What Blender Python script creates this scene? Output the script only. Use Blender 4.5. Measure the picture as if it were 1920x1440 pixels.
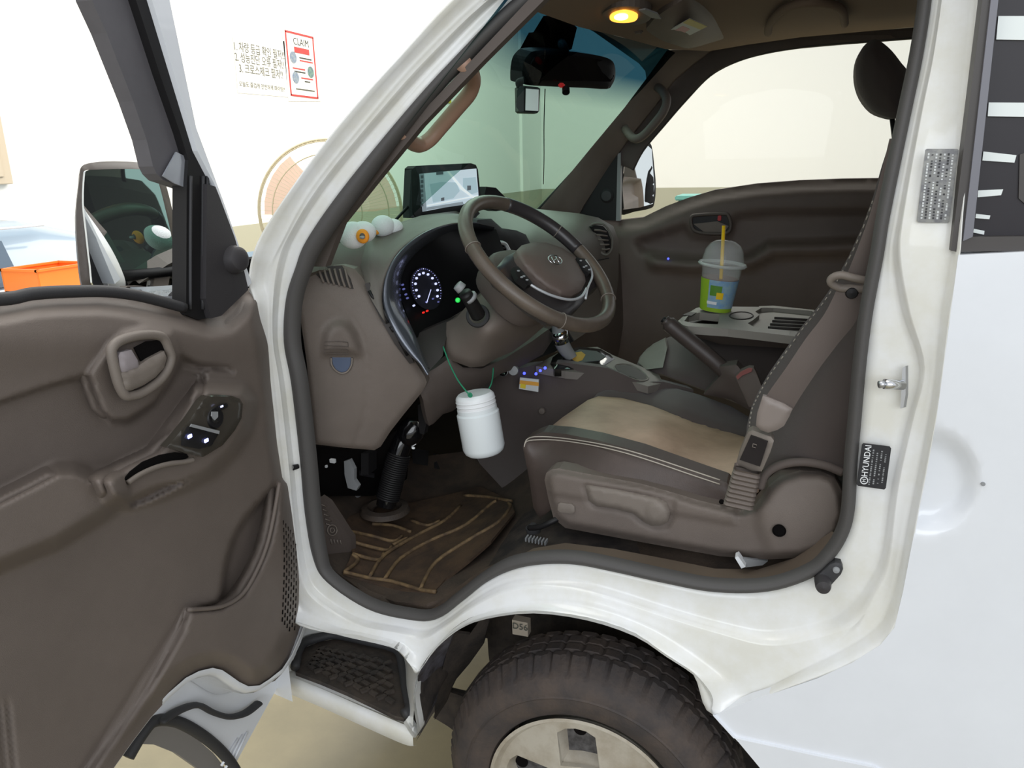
import bpy, bmesh, math, random
import numpy as np
from math import sin, cos, radians, pi, hypot
from mathutils import Vector, Matrix
from mathutils.geometry import delaunay_2d_cdt
random.seed(7)
for o in list(bpy.data.objects): bpy.data.objects.remove(o)
SC = bpy.context.scene; COL = SC.collection
# ------------------------------------------------------------------ camera
H, YAW, PITCH, ROLL, FPX = 1.56, radians(20), radians(16), radians(1.2), 1441.0
_F = np.array([-sin(YAW)*cos(PITCH), cos(YAW)*cos(PITCH), -sin(PITCH)])
_R0 = np.array([cos(YAW), sin(YAW), 0.]); _U0 = np.cross(_R0, _F)
_R = _R0*cos(ROLL) - _U0*sin(ROLL); _U = _U0*cos(ROLL) + _R0*sin(ROLL)
_C = np.array([0., 0., H])
cd = bpy.data.cameras.new('camera'); cam = bpy.data.objects.new('camera', cd); COL.objects.link(cam)
cd.sensor_width = 36; cd.lens = FPX/1920*36; cd.clip_start = .02; cd.clip_end = 100
M = Matrix(((_R[0], _U[0], -_F[0], 0), (_R[1], _U[1], -_F[1], 0), (_R[2], _U[2], -_F[2], H), (0, 0, 0, 1)))
cam.matrix_world = M; SC.camera = cam
# ------------------------------------------------------------------ world, lights, exposure
w = bpy.data.worlds.new('daylight'); SC.world = w; w.use_nodes = True
bg = w.node_tree.nodes['Background']; bg.inputs[0].default_value = (.93, .96, 1, 1); bg.inputs[1].default_value = .85
SC.view_settings.view_transform = 'Standard'; SC.view_settings.look = 'None'
SC.view_settings.exposure = 0.1; SC.view_settings.gamma = 1; SC.view_settings.use_curve_mapping = False
def area(name, loc, tgt, sx, sy, power, col=(1, 1, 1)):
    l = bpy.data.lights.new(name, 'AREA'); l.shape = 'RECTANGLE'; l.size = sx; l.size_y = sy; l.energy = power; l.color = col
    o = bpy.data.objects.new(name, l); COL.objects.link(o); o.location = loc
    o.rotation_euler = (Vector(tgt)-Vector(loc)).to_track_quat('-Z', 'Y').to_euler(); return o
area('wall_fill_light', (-2.2, 7.5, 4.6), (-2.6, 8.5, 0), 3.5, 9, 520, (1, .97, .9))  # added light without a visible fitting, whitens the hall walls
area('wall_fill_light', (-3.0, 2.0, 4.6), (-3.6, 2.4, 0), 1.6, 6, 105, (1, .97, .9))  # second added light, no fitting behind it, brightens the nearer wall
area('open_shutter_daylight', (1.6, -4.5, 3.0), (.1, 1.6, 1.1), 6, 3, 170, (.9, .95, 1))
# ------------------------------------------------------------------ materials
def lin(c): return tuple(((x/255)/12.92 if x/255 <= .04045 else ((x/255+.055)/1.055)**2.4) for x in c[:3]) + (1,)
MATS = {}
def mat(name, col, rough=.5, metal=0, coat=0, bump=0, bscale=300, var=0, vscale=8, spec=.5, emit=None, estr=1, alpha=1, trans=0, col2=None, ior=1.45, sheen=0):
    m = bpy.data.materials.new(name); m.use_nodes = True; nt = m.node_tree; b = nt.nodes['Principled BSDF']
    b.inputs['Base Color'].default_value = lin(col); b.inputs['Roughness'].default_value = rough
    b.inputs['Metallic'].default_value = metal; b.inputs['Coat Weight'].default_value = coat; b.inputs['Coat Roughness'].default_value = .05
    b.inputs['Specular IOR Level'].default_value = spec; b.inputs['IOR'].default_value = ior
    b.inputs['Alpha'].default_value = alpha; b.inputs['Transmission Weight'].default_value = trans
    if sheen: b.inputs['Sheen Weight'].default_value = sheen
    if emit: b.inputs['Emission Color'].default_value = lin(emit); b.inputs['Emission Strength'].default_value = estr
    tc = nt.nodes.new('ShaderNodeTexCoord')
    if bump:
        n = nt.nodes.new('ShaderNodeTexNoise'); n.inputs['Scale'].default_value = bscale; n.inputs['Detail'].default_value = 3
        bp = nt.nodes.new('ShaderNodeBump'); bp.inputs['Strength'].default_value = bump; bp.inputs['Distance'].default_value = .002
        nt.links.new(tc.outputs['Object'], n.inputs['Vector']); nt.links.new(n.outputs['Fac'], bp.inputs['Height']); nt.links.new(bp.outputs[0], b.inputs['Normal'])
    if var or col2:
        n = nt.nodes.new('ShaderNodeTexNoise'); n.inputs['Scale'].default_value = vscale; n.inputs['Detail'].default_value = 6; n.inputs['Roughness'].default_value = .65
        r = nt.nodes.new('ShaderNodeValToRGB'); c = lin(col); d = lin(col2) if col2 else tuple(x*(1-var) for x in c[:3])+(1,)
        r.color_ramp.elements[0].position = .38; r.color_ramp.elements[1].position = .62
        r.color_ramp.elements[0].color = d; r.color_ramp.elements[1].color = c
        nt.links.new(tc.outputs['Object'], n.inputs['Vector']); nt.links.new(n.outputs['Fac'], r.inputs[0]); nt.links.new(r.outputs[0], b.inputs['Base Color'])
    MATS[name] = m; return m
mat('paint', (226, 229, 234), .28, coat=.6, var=.05, vscale=3)
mat('paint_dirty', (228, 229, 229), .33, coat=.5, col2=(217, 216, 208), vscale=7)
mat('trim', (109, 99, 92), .55, bump=.35, bscale=900, var=.12, vscale=5)
mat('trim_light', (122, 113, 105), .5, bump=.25, bscale=900, var=.1, vscale=7)
mat('trim_dark', (88, 79, 74), .6, bump=.3, bscale=900, var=.12, vscale=6)
mat('dash_top', (98, 92, 86), .5, bump=.3, bscale=800, var=.08)
mat('dark_cloth', (78, 69, 66), .85, bump=.5, bscale=1400, sheen=.2)
mat('rubber', (52, 52, 54), .6, bump=.15, bscale=500)
mat('seal', (74, 72, 71), .6, bump=.2, bscale=700)
mat('black', (26, 25, 26), .5, spec=.35)
mat('black_gloss', (14, 14, 16), .12, coat=.5)
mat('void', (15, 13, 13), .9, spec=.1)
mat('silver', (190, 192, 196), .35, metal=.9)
mat('chrome', (215, 217, 220), .12, metal=1)
mat('white_plastic', (232, 234, 236), .35)
mat('grey', (140, 142, 144), .5)
mat('tyre', (60, 55, 54), .75, bump=.5, bscale=160, col2=(78, 68, 62), vscale=14)
mat('rim', (196, 190, 178), .4, metal=.35, col2=(170, 160, 144), vscale=12)
mat('underbody', (42, 38, 37), .8, bump=.6, bscale=90, col2=(70, 62, 56), vscale=14)
mat('mirror', (235, 240, 242), .015, metal=1)
# ------------------------------------------------------------------ projection helpers: where a sight line meets a real plane
def ray(u, v): return _F + _R*(u-960)/FPX - _U*(v-720)/FPX
AX = {'x': 0, 'y': 1, 'z': 2}
def tval(u, v, k, val):
    a = AX[k]; d = ray(u, v); return (val-_C[a])/d[a]
def P(u, v, k, val): return Vector(_C + ray(u, v)*tval(u, v, k, val))
def PJ(p):
    q = np.array(p)-_C; z = q@_F; return 960+FPX*(q@_R)/z, 720-FPX*(q@_U)/z
class TPS:                                   # smooth surface through a few known points (inverse depth is affine on a plane)
    def __init__(s, A):
        s.p = np.array([(a[0]/1000, a[1]/1000) for a in A], float)
        v = np.array([1/tval(*a) for a in A]); n = len(A)
        K = s.k(np.linalg.norm(s.p[:, None]-s.p[None], axis=2)); Pm = np.c_[np.ones(n), s.p]
        L = np.zeros((n+3, n+3)); L[:n, :n] = K + np.eye(n)*1e-7; L[:n, n:] = Pm; L[n:, :n] = Pm.T
        L += np.eye(n+3)*1e-10
        s.w = np.linalg.lstsq(L, np.r_[v, 0, 0, 0], rcond=None)[0]; s.n = n
    def k(s, r): return np.where(r > 1e-9, r*r*np.log(r+1e-12), 0)
    def __call__(s, u, v):
        q = np.array([u/1000, v/1000]); r = np.linalg.norm(s.p-q, axis=1)
        return 1/(s.k(r)@s.w[:s.n] + s.w[s.n:]@np.array([1, q[0], q[1]]))
def cr(pts, n=6, closed=False):              # Catmull-Rom through 2D/3D points
    pts = [tuple(p) for p in pts]; N = len(pts); out = []
    for i in range(N if closed else N-1):
        a, b, c, d = [np.array(pts[(i+k) % N] if closed else pts[min(max(i+k, 0), N-1)], float) for k in (-1, 0, 1, 2)]
        for j in range(n):
            t = j/n; out.append(tuple(.5*((2*b)+(c-a)*t+(2*a-5*b+4*c-d)*t*t+(3*b-a-3*c+d)*t**3)))
    if not closed: out.append(pts[-1])
    return out
def inside(poly, x, y):
    c = False; n = len(poly)
    for i in range(n):
        x1, y1 = poly[i]; x2, y2 = poly[i-1]
        if (y1 > y) != (y2 > y) and x < (x2-x1)*(y-y1)/(y2-y1)+x1: c = not c
    return c
def sd(poly, x, y):                          # signed distance, positive inside
    best = 1e9; n = len(poly)
    for i in range(n):
        x1, y1 = poly[i-1]; x2, y2 = poly[i]; dx, dy = x2-x1, y2-y1; L = dx*dx+dy*dy
        t = 0 if L == 0 else max(0, min(1, ((x-x1)*dx+(y-y1)*dy)/L)); best = min(best, hypot(x-x1-t*dx, y-y1-t*dy))
    return best if inside(poly, x, y) else -best
def sm(a, b, x):
    t = max(0, min(1, (x-a)/(b-a))); return t*t*(3-2*t)
# ------------------------------------------------------------------ object helpers
def link(name, me, m=None, parent=None, smooth=True, label=None):
    o = bpy.data.objects.new(name, me); COL.objects.link(o)
    if m: me.materials.append(MATS[m] if isinstance(m, str) else m)
    if smooth is not False:
        for p in me.polygons: p.use_smooth = True
        if smooth != 'all':
            try: me.set_sharp_from_angle(angle=radians(smooth if smooth is not True else 35))
            except Exception: pass
    if parent: o.parent = parent; o.matrix_parent_inverse = parent.matrix_world.inverted() if False else Matrix.Translation(-parent.location)
    if label: o['label'] = label
    return o
def mesh(name, V, Fc, m=None, parent=None, smooth=True, label=None, fix=True):
    me = bpy.data.meshes.new(name); me.from_pydata([tuple(v) for v in V], [], Fc)
    if fix:
        bm = bmesh.new(); bm.from_mesh(me); bmesh.ops.recalc_face_normals(bm, faces=bm.faces); bm.to_mesh(me); bm.free()
    me.update(); return link(name, me, m, parent, smooth, label)
def thing(name, label, cat, loc, group=None):
    o = bpy.data.objects.new(name, None); COL.objects.link(o); o.location = loc; o['label'] = label; o['category'] = cat; o.empty_display_size = .05
    if group: o['group'] = group
    return o
def grp(name, parent, loc=(0, 0, 0), label=None):   # a part that is itself made of sub-parts
    o = bpy.data.objects.new(name, None); COL.objects.link(o); o.parent = parent; o.matrix_parent_inverse = Matrix.Translation(-parent.location)
    o.empty_display_size = .03
    if label: o['label'] = label
    return o
def tag(o, label, cat, group=None):
    o['label'] = label; o['category'] = cat
    if group: o['group'] = group
    return o
def sheet(name, outline, dep, m, parent=None, grid=14, thick=(0, .004, 0), holes=(), lines=(), h=None, smooth=30, label=None, rnd=0, curve=0):
    """surface over an outline; dep = TPS anchors or ('x', value) plane; h = relief in metres along that axis; thick = body vector"""
    if curve: outline = cr(outline, curve, True)
    plane = dep if not callable(dep) and isinstance(dep[0], str) else None
    T = None if plane else (dep if callable(dep) else TPS(dep))
    def res(pl, closed=True):
        o = []
        for i in range(len(pl) if closed else len(pl)-1):
            a = pl[i]; b = pl[(i+1) % len(pl)]; k = max(1, int(hypot(b[0]-a[0], b[1]-a[1])/grid))
            o += [(a[0]+(b[0]-a[0])*j/k, a[1]+(b[1]-a[1])*j/k) for j in range(k)]
        if not closed: o.append(pl[-1])
        return o
    ol = res(outline); pts = list(ol); ed = [(i, (i+1) % len(ol)) for i in range(len(ol))]
    hs = []
    for hh in holes:
        r = res(hh); s0 = len(pts); pts += r; ed += [(s0+i, s0+(i+1) % len(r)) for i in range(len(r))]; hs.append(hh)
    for l in lines:
        r = res(l, False); s0 = len(pts); pts += r; ed += [(s0+i, s0+i+1) for i in range(len(r)-1)]
    us = [p[0] for p in ol]; vs = [p[1] for p in ol]
    y = min(vs)+grid*.5; row = 0
    near = np.array(pts)
    while y < max(vs):
        x = min(us)+grid*(.5 if row % 2 else 0)
        while x < max(us):
            if inside(ol, x, y) and (np.abs(near[:, 0]-x)+np.abs(near[:, 1]-y)).min() > grid*.55 and not any(inside(q, x, y) for q in hs): pts.append((x, y))
            x += grid
        y += grid*.87; row += 1
    r = delaunay_2d_cdt([Vector(p) for p in pts], ed, [], 1, 1e-4)
    v2, fs = r[0], [f for f in r[2]]
    keep = []
    for f in fs:
        cx = sum(v2[i][0] for i in f)/len(f); cy = sum(v2[i][1] for i in f)/len(f)
        if inside(ol, cx, cy) and not any(inside(q, cx, cy) for q in hs): keep.append(list(f))
    V = []
    for p in v2:
        u, v = p[0], p[1]
        if plane: V.append(P(u, v, plane[0], plane[1]+(h(u, v) if h else 0)))
        else:
            t = T(u, v)
            if h: t -= h(u, v)
            V.append(Vector(_C+ray(u, v)*t))
    if rnd:
        for i, p in enumerate(v2):
            dd = sd(ol, p[0], p[1]); V[i] = V[i] + Vector(thick).normalized()*rnd*(1-sm(-1, rnd*900, dd))
    F2 = [f[::-1] for f in keep]; n0 = len(V); cnt = {}
    for f in keep:
        for a, b in zip(f, f[1:]+f[:1]):
            k = (min(a, b), max(a, b)); cnt[k] = None if k in cnt else (a, b)
    tv = Vector(thick); VV = list(V)
    if tv.length > 0:
        for e in cnt.values():
            if e is None: continue
            a, b = e; s0 = len(VV); VV += [V[a], V[b], V[b]+tv, V[a]+tv]; F2.append((s0, s0+1, s0+2, s0+3))
        s0 = len(VV); VV += [v+tv for v in V]; F2 += [tuple(s0+i for i in f) for f in keep]
    me = bpy.data.meshes.new(name); me.from_pydata([tuple(v) for v in VV], [], F2); me.update()
    # face the camera
    c = me.polygons[0] if len(me.polygons) else None
    if c and (Vector(_C)-c.center).dot(c.normal) < 0: me.flip_normals()
    return link(name, me, m, parent, smooth, label)
def loft(name, curves, m, parent=None, closed=False, smooth=40, label=None, cap=False):
    n = len(curves[0]); V = [v for c in curves for v in c]; Fc = []
    for i in range(len(curves)-1):
        for j in range(n if closed else n-1):
            k = (j+1) % n; Fc.append((i*n+j, i*n+k, (i+1)*n+k, (i+1)*n+j))
    if cap: Fc += [tuple(range(n))[::-1], tuple((len(curves)-1)*n+j for j in range(n))]
    return mesh(name, V, Fc, m, parent, smooth, label)
def tube(name, pts, r, m, parent=None, seg=10, n=5, closed=False, label=None, flat=1, up=(0, 0, 1), smooth='all'):
    pts = [Vector(p) for p in (cr([tuple(p) for p in pts], n, closed) if n > 1 else pts)]; N = len(pts); V = []; Fc = []
    rr = r if callable(r) else (lambda t: r)
    prev = None
    for i, p in enumerate(pts):
        a = pts[(i-1) % N] if closed or i > 0 else pts[0]; b = pts[(i+1) % N] if closed or i < N-1 else pts[-1]
        t = (b-a).normalized()
        if prev is None: s = t.cross(Vector(up)); s = s if s.length > 1e-3 else t.cross(Vector((1, 0, 0)))
        else: s = prev - t*prev.dot(t)
        s.normalize(); prev = s; q = s.cross(t); R_ = rr(i/(N-1))
        for k in range(seg):
            an = 2*pi*k/seg; V.append(p+s*cos(an)*R_+q*sin(an)*R_*flat)
    for i in range(N if closed else N-1):
        for k in range(seg):
            a = i*seg+k; b = i*seg+(k+1) % seg; c = ((i+1) % N)*seg
            Fc.append((a, b, c+(k+1) % seg, c+k))
    if not closed: Fc += [tuple(range(seg)), tuple((N-1)*seg+k for k in range(seg))]
    return mesh(name, V, Fc, m, parent, smooth, label)
def prism(name, pts, vec, m, parent=None, bev=.0, smooth=35, label=None, segs=2):
    bm = bmesh.new(); vs = [bm.verts.new(p) for p in pts]; f = bm.faces.new(vs)
    r = bmesh.ops.extrude_face_region(bm, geom=[f]); bmesh.ops.translate(bm, vec=Vector(vec), verts=[g for g in r['geom'] if isinstance(g, bmesh.types.BMVert)])
    bmesh.ops.recalc_face_normals(bm, faces=bm.faces)
    if bev: bmesh.ops.bevel(bm, geom=[e for e in bm.edges if len(e.link_faces) == 2 and e.calc_face_angle(0) > .6], offset=bev, segments=segs, affect='EDGES', profile=.5, clamp_overlap=True)
    me = bpy.data.meshes.new(name); bm.to_mesh(me); bm.free(); return link(name, me, m, parent, smooth, label)
def box(name, c, s, m, parent=None, bev=.003, rot=None, label=None):
    bm = bmesh.new(); bmesh.ops.create_cube(bm, size=1); bmesh.ops.scale(bm, vec=s, verts=bm.verts)
    if bev: bmesh.ops.bevel(bm, geom=list(bm.edges), offset=bev, segments=2, affect='EDGES', clamp_overlap=True)
    if rot: bmesh.ops.transform(bm, matrix=rot.to_4x4(), verts=bm.verts)
    bmesh.ops.translate(bm, vec=Vector(c), verts=bm.verts)
    me = bpy.data.meshes.new(name); bm.to_mesh(me); bm.free(); return link(name, me, m, parent, 35, label)
def lathe(name, prof, base, axis, m, parent=None, seg=32, label=None, smooth=35):
    """prof = [(radius, along)], axis = direction"""
    az = Vector(axis).normalized(); ax = az.cross(Vector((0, 0, 1))); ax = ax.normalized() if ax.length > .01 else Vector((1, 0, 0)); ay = az.cross(ax); V = []; Fc = []
    b = Vector(base)
    for r, s in prof:
        for k in range(seg): V.append(b+az*s+(ax*cos(2*pi*k/seg)+ay*sin(2*pi*k/seg))*max(r, 1e-5))
    for i in range(len(prof)-1):
        for k in range(seg): Fc.append((i*seg+k, i*seg+(k+1) % seg, (i+1)*seg+(k+1) % seg, (i+1)*seg+k))
    return mesh(name, V, Fc, m, parent, smooth, label)
_font = [None]
def text(name, s, loc, xdir, ydir, size, m, parent=None, label=None, wd=1, al='CENTER', ext=.0002):
    c = bpy.data.curves.new(name, 'FONT'); c.body = s; c.size = size; c.align_x = al; c.align_y = 'CENTER'; c.extrude = ext; c.resolution_u = 3
    o = bpy.data.objects.new(name, c); X = Vector(xdir).normalized(); Y = Vector(ydir); Y = (Y-X*Y.dot(X)).normalized(); Z = X.cross(Y)
    Mx = Matrix(((X.x*wd, Y.x, Z.x, loc[0]), (X.y*wd, Y.y, Z.y, loc[1]), (X.z*wd, Y.z, Z.z, loc[2]), (0, 0, 0, 1)))
    COL.objects.link(o); bpy.context.view_layer.update(); dg = bpy.context.evaluated_depsgraph_get()
    me = bpy.data.meshes.new_from_object(o.evaluated_get(dg)); bpy.data.objects.remove(o); me.transform(Mx)
    me.materials.clear(); return link(name, me, m, parent, False, label)
# ================================================================== THE SETTING
def struct(o): o['kind'] = 'structure'; return o
def wallmat(name, up, lo, zc):
    m = mat(name, up, .7); nt = m.node_tree; b = nt.nodes['Principled BSDF']; g = nt.nodes.new('ShaderNodeNewGeometry'); s = nt.nodes.new('ShaderNodeSeparateXYZ')
    l = nt.nodes.new('ShaderNodeMath'); l.operation = 'GREATER_THAN'; l.inputs[1].default_value = zc; mx = nt.nodes.new('ShaderNodeMix'); mx.data_type = 'RGBA'
    mx.inputs[6].default_value = lin(lo); mx.inputs[7].default_value = lin(up); nt.links.new(g.outputs['Position'], s.inputs[0]); nt.links.new(s.outputs[2], l.inputs[0])
    nt.links.new(l.outputs[0], mx.inputs[0]); nt.links.new(mx.outputs[2], b.inputs['Base Color'])
wallmat('wall', (252, 250, 244), (184, 181, 160), 1.0)
mat('floor_paint', (148, 138, 110), .35, coat=.15, col2=(132, 124, 100), vscale=2.2, bump=.1, bscale=60)
mat('steel_grey', (150, 150, 148), .5)
struct(box('floor', (1.0, 6, -.05), (13, 22.2, .1), 'floor_paint', bev=0))
struct(box('wall_front', (-5.43, 6, 2.5), (.1, 22.2, 5), 'wall', bev=0))
struct(box('wall_far', (1.0, 17.05, 2.5), (12.8, .1, 5), 'wall', bev=0))
for k, yy in enumerate((6.03, 15.6)): struct(box('trim_%d' % (k+1), (-5.35, yy, 2.5), (.06, .12 if k else .05, 5), 'wall', bev=.004))
# wall cabinet seen at the left edge
wc = thing('wall_cabinet', 'beige wall cabinet with raised frame at the left edge of the photo', 'cabinet', (-5.38, 3.1, 1.4))
a = P(22, 345, 'x', -5.34); b = P(22, 205, 'x', -5.34)
box('cabinet_body', (-5.35, a.y-.35, (a.z+b.z)/2), (.06, .7, b.z-a.z), mat('beige', (206, 190, 166), .5), wc, .004)
box('cabinet_door', (-5.315, a.y-.37, (a.z+b.z)/2), (.02, .6, b.z-a.z-.1), 'beige', wc, .004)
# papers on the wall (plane x = -4.395)
WX = -5.375
def wp(u, v, dx=0): return P(u, v, 'x', WX+dx)
mat('paper', (240, 238, 228), .6); mat('ink', (96, 95, 84), .7); mat('red', (190, 70, 66), .6); mat('ink_dark', (70, 72, 66), .7)
mat('photo_blue', (110, 125, 150), .6, col2=(150, 160, 160), vscale=40); mat('photo_green', (120, 150, 130), .6, col2=(90, 110, 120), vscale=40)
nb = thing('wall_notice', 'white paper notice with three numbered lines of Korean text, left of the red framed poster', 'notice', wp(440, 180))
q = [wp(436, 66), wp(533, 77), wp(540, 182), wp(446, 174)]
prism('sheet', q, (.002, 0, 0), mat('notice_paper', (234, 232, 222), .7), nb)
for s, u, v, u2, v2, sz in (('1. 차량 등급 확인 필저!!', 439, 90, 532, 102, .105), ('2. 성능진단 오류 필저!!', 441, 110, 532, 120, .105), ('3. 크로스체크 필저!!', 449, 131, 530, 139, .105), ('오늘도 즐겁게 안전하게 파이팅!!', 449, 160, 534, 166, .056)):
    a = wp(u, v, .004); b = wp(u2, v2, .004); a.z = b.z = (a.z+b.z)/2
    t = text('notice_line', s, (a+b)/2, (0, 1, 0), (0, 0, 1), sz, 'ink', nb); t['kind'] = 'stuff'
    w_ = t.dimensions.y if t.dimensions.y > 0 else 1; k = (b-a).length/w_
    mid = (a+b)/2
    for vv in t.data.vertices: vv.co.y = mid.y+(vv.co.y-mid.y)*k
po = thing('claim_poster', 'CLAIM poster in a red frame hanging on the cream wall', 'poster', wp(570, 185))
prism('poster_sheet', [wp(528, 52), wp(590, 60), wp(602, 190), wp(541, 190)], (.002, 0, 0), 'paper', po)
fr = [wp(534, 61), wp(585, 68), wp(596, 181), wp(546, 181)]
Y0 = sum(p.y for p in fr)/4; Z0 = sum(p.z for p in fr)/4; hy = (fr[1].y-fr[0].y)/2; hz = (fr[0].z-fr[3].z)/2
for nm, c, s in (('frame_edge', (0, hz), (2*hy+.02, .02)), ('frame_edge', (0, -hz), (2*hy+.02, .02)), ('frame_edge', (-hy, 0), (.02, 2*hz)), ('frame_edge', (hy, 0), (.02, 2*hz))):
    box(nm, (WX+.004, Y0+c[0], Z0+c[1]), (.006, s[0], s[1]), 'red', po, 0)
text('heading', 'CLAIM', (WX+.004, Y0+.02, Z0+hz*.74), (0, 1, 0), (0, 0, 1), .105, 'ink_dark', po)
box('red_banner', (WX+.004, Y0+.02, Z0+hz*.48), (.004, hy*1.1, .06), 'red', po, .001)
for dy, dz, mm in ((-.6, .22, 'photo_blue'), (.62, -.16, 'photo_green'), (-.55, -.42, 'photo_blue')):
    lathe('round_photo', [(0, .004), (.062, .004), (.062, 0)], (WX+.002, Y0+hy*dy, Z0+hz*dz), (1, 0, 0), mm, po, 20)
for dy, dz, wd, mm in ((.3, .25, .9, 'ink_dark'), (.35, .16, 1, 'red'), (-.25, -.12, .9, 'red'), (-.2, -.22, .8, 'ink_dark'), (.3, -.4, .9, 'red'), (.3, -.5, .4, 'ink_dark'), (.1, -.78, 1.4, 'ink')):
    box('text_line', (WX+.004, Y0+hy*dy, Z0+hz*dz), (.002, hy*wd, .014), mm, po, 0)
a = wp(810, 165); ys = thing('yellow_sign', 'yellow warning sign on the wall, seen through the windscreen inside the grab handle', 'sign', a)
c0 = P(795, 166, 'x', -5.37); c1 = P(846, 194, 'x', -5.37)
mat('yellow', (225, 200, 60), .5)
box('sign_plate', ((c0.x), (c0.y+c1.y)/2, (c0.z+c1.z)/2), (.01, abs(c1.y-c0.y), abs(c0.z-c1.z)), 'yellow', ys, .002)
for k in (0, 1): box('sign_text', (c0.x+.007, (c0.y+c1.y)/2, (c0.z+c1.z)/2+(.1 if k == 0 else -.1)*abs(c0.z-c1.z)*2), (.003, abs(c1.y-c0.y)*.75, abs(c0.z-c1.z)*.18), 'ink_dark', ys, 0)
# ================================================================== THE TRUCK
truck = thing('truck', 'white cab-over truck with its driver door open, grey-brown interior in view', 'truck', (-.3, 2.0, 0))
# door opening: stations (b1 seal edge, b2, b3 creases, b4 groove, b5 outer edge), anticlockwise from the top of the A pillar
ST = [
((985,-20),(958,-20),(940,-20),(922,-22),(875,-25)), ((847,113),(825,107),(803,106),(783,110),(747,108)),
((740,233),(718,225),(698,224),(680,230),(640,228)), ((637,360),(615,350),(597,349),(580,356),(548,350)),
((575,450),(556,442),(540,443),(525,458),(482,455)), ((555,500),(536,495),(520,495),(500,515),(466,530)),
((537,560),(524,560),(512,560),(503,560),(478,570)), ((533,640),(521,640),(512,640),(505,640),(485,640)),
((547,720),(534,720),(524,720),(512,720),(490,720)), ((563,860),(550,860),(540,860),(528,860),(503,860)),
((572,960),(560,965),(550,968),(540,970),(515,970)), ((588,1045),(574,1058),(563,1068),(550,1080),(535,1095)),
((615,1090),(598,1108),(585,1122),(570,1140),(548,1165)), ((690,1140),(675,1158),(665,1170),(655,1182),(640,1192)),
((765,1160),(755,1175),(750,1188),(745,1202),(738,1216)), ((820,1160),(802,1180),(790,1200),(778,1225),(768,1246)),
((870,1125),(845,1155),(830,1180),(812,1212),(783,1262)), ((912,1092),(895,1118),(880,1145),(858,1180),(812,1220)),
((960,1069),(950,1090),(938,1115),(915,1148),(855,1183)), ((1015,1058),(1008,1082),(1000,1105),(980,1132),(910,1161)),
((1080,1058),(1080,1088),(1080,1108),(1070,1130),(1000,1150)), ((1155,1072),(1158,1108),(1158,1128),(1145,1148),(1100,1163)),
((1245,1092),(1245,1135),(1245,1157),(1225,1180),(1190,1193)), ((1340,1109),(1345,1163),(1345,1188),(1300,1222),(1250,1232)),
((1440,1108),(1447,1180),(1447,1212),(1370,1275),(1300,1265)), ((1522,1083),(1547,1160),(1560,1190),(1410,1298),(1337,1340)),
((1563,1048),(1595,1125),(1612,1165),(1520,1248),(1450,1300)), ((1590,1005),(1627,1085),(1640,1120),(1640,1175),(1597,1243)),
((1603,955),(1650,1030),(1668,1060),(1672,1110),(1677,1177)), ((1608,870),(1672,900),(1685,920),(1705,950),(1723,960)),
((1615,790),(1700,790),(1712,790),(1738,790),(1755,790)), ((1625,680),(1722,690),(1735,690),(1752,698),(1768,697)),
((1638,580),(1688,585),(1708,585),(1762,590),(1782,590)), ((1657,480),(1672,480),(1690,480),(1780,480),(1800,480)),
((1670,400),(1684,400),(1696,400),(1788,400),(1806,400)), ((1707,220),(1718,220),(1728,220),(1806,220),(1822,220)),
((1730,110),(1742,110),(1750,110),(1818,110),(1830,110)), ((1747,0),(1760,0),(1766,0),(1828,0),(1838,0)),
((1752,-90),(1768,-92),(1776,-93),(1838,-97),(1848,-100)), ((1650,-158),(1655,-180),(1658,-190),(1662,-215),(1668,-235)),
((1400,-175),(1400,-192),(1400,-202),(1400,-225),(1400,-245)), ((1170,-125),(1160,-142),(1150,-152),(1130,-175),(1110,-200))]
def yside(v): return 1.2 + .07*sm(520, -150, v)         # cab side leans in above the belt
offs = (.055, .05, .03, .024, 0)
def bandY(b, v, i):
    o = offs[b]
    return yside(v) + o
rings = []
for b in range(5):
    pts = cr([s[b] for s in ST], 5, True); rings.append([P(u, v, 'y', bandY(b, v, 0)) for u, v in pts])
inner = [p+Vector((0, .010, 0)) for p in rings[0]]
back = [p+Vector((0, .04, 0)) for p in rings[4]]
# soften each crease with an extra rounded row
rows = [inner, rings[0]]
for b in range(1, 5):
    a, c = rings[b-1], rings[b]
    for t, k in ((.25, .12), (.6, .62), (.85, .96)):
        rows.append([Vector((a[i].x+(c[i].x-a[i].x)*t, a[i].y+(c[i].y-a[i].y)*k, a[i].z+(c[i].z-a[i].z)*t)) for i in range(len(a))])
    rows.append(c)
rows.append(back)
loft('door_frame', rows, 'paint_dirty', truck, closed=True, smooth='all')
# rubber seal round the opening: a flattened tube just inside the flange
b0 = []
for i, s in enumerate(ST):
    p = Vector(s[0]+(0,)); n = len(ST); t = Vector(ST[(i+1) % n][0]+(0,))-Vector(ST[i-1][0]+(0,)); nn = Vector((t.y, -t.x, 0)).normalized()
    wdt = 32 if s[0][0] < 700 or s[0][1] < 0 else (26 if s[0][0] > 1500 else 24)
    if s[0][0] < 620 and 450 < s[0][1] < 1100: wdt = 29
    if s[0][0] < 930 and s[0][1] > 1045: wdt = 19
    if s[0][0] < 615 and s[0][1] > 1030 and s[0][1] < 1050: wdt = 25
    b0.append((p.x+nn.x*wdt, p.y+nn.y*wdt))
sealin = [P(u, v, 'y', yside(v)+.062) for u, v in cr(b0, 5, True)]; so = rings[0]
rw = []
for t, y in ((0, .03), (0, 0), (.12, -.007), (.4, -.012), (.7, -.010), (.93, -.002), (1, .006), (1.0, .012)):
    rw.append([Vector((so[i].x+(sealin[i].x-so[i].x)*t, so[i].y+y, so[i].z+(sealin[i].z-so[i].z)*t)) for i in range(len(so))])
loft('door_seal', rw, 'seal', truck, closed=True, smooth='all')
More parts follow.
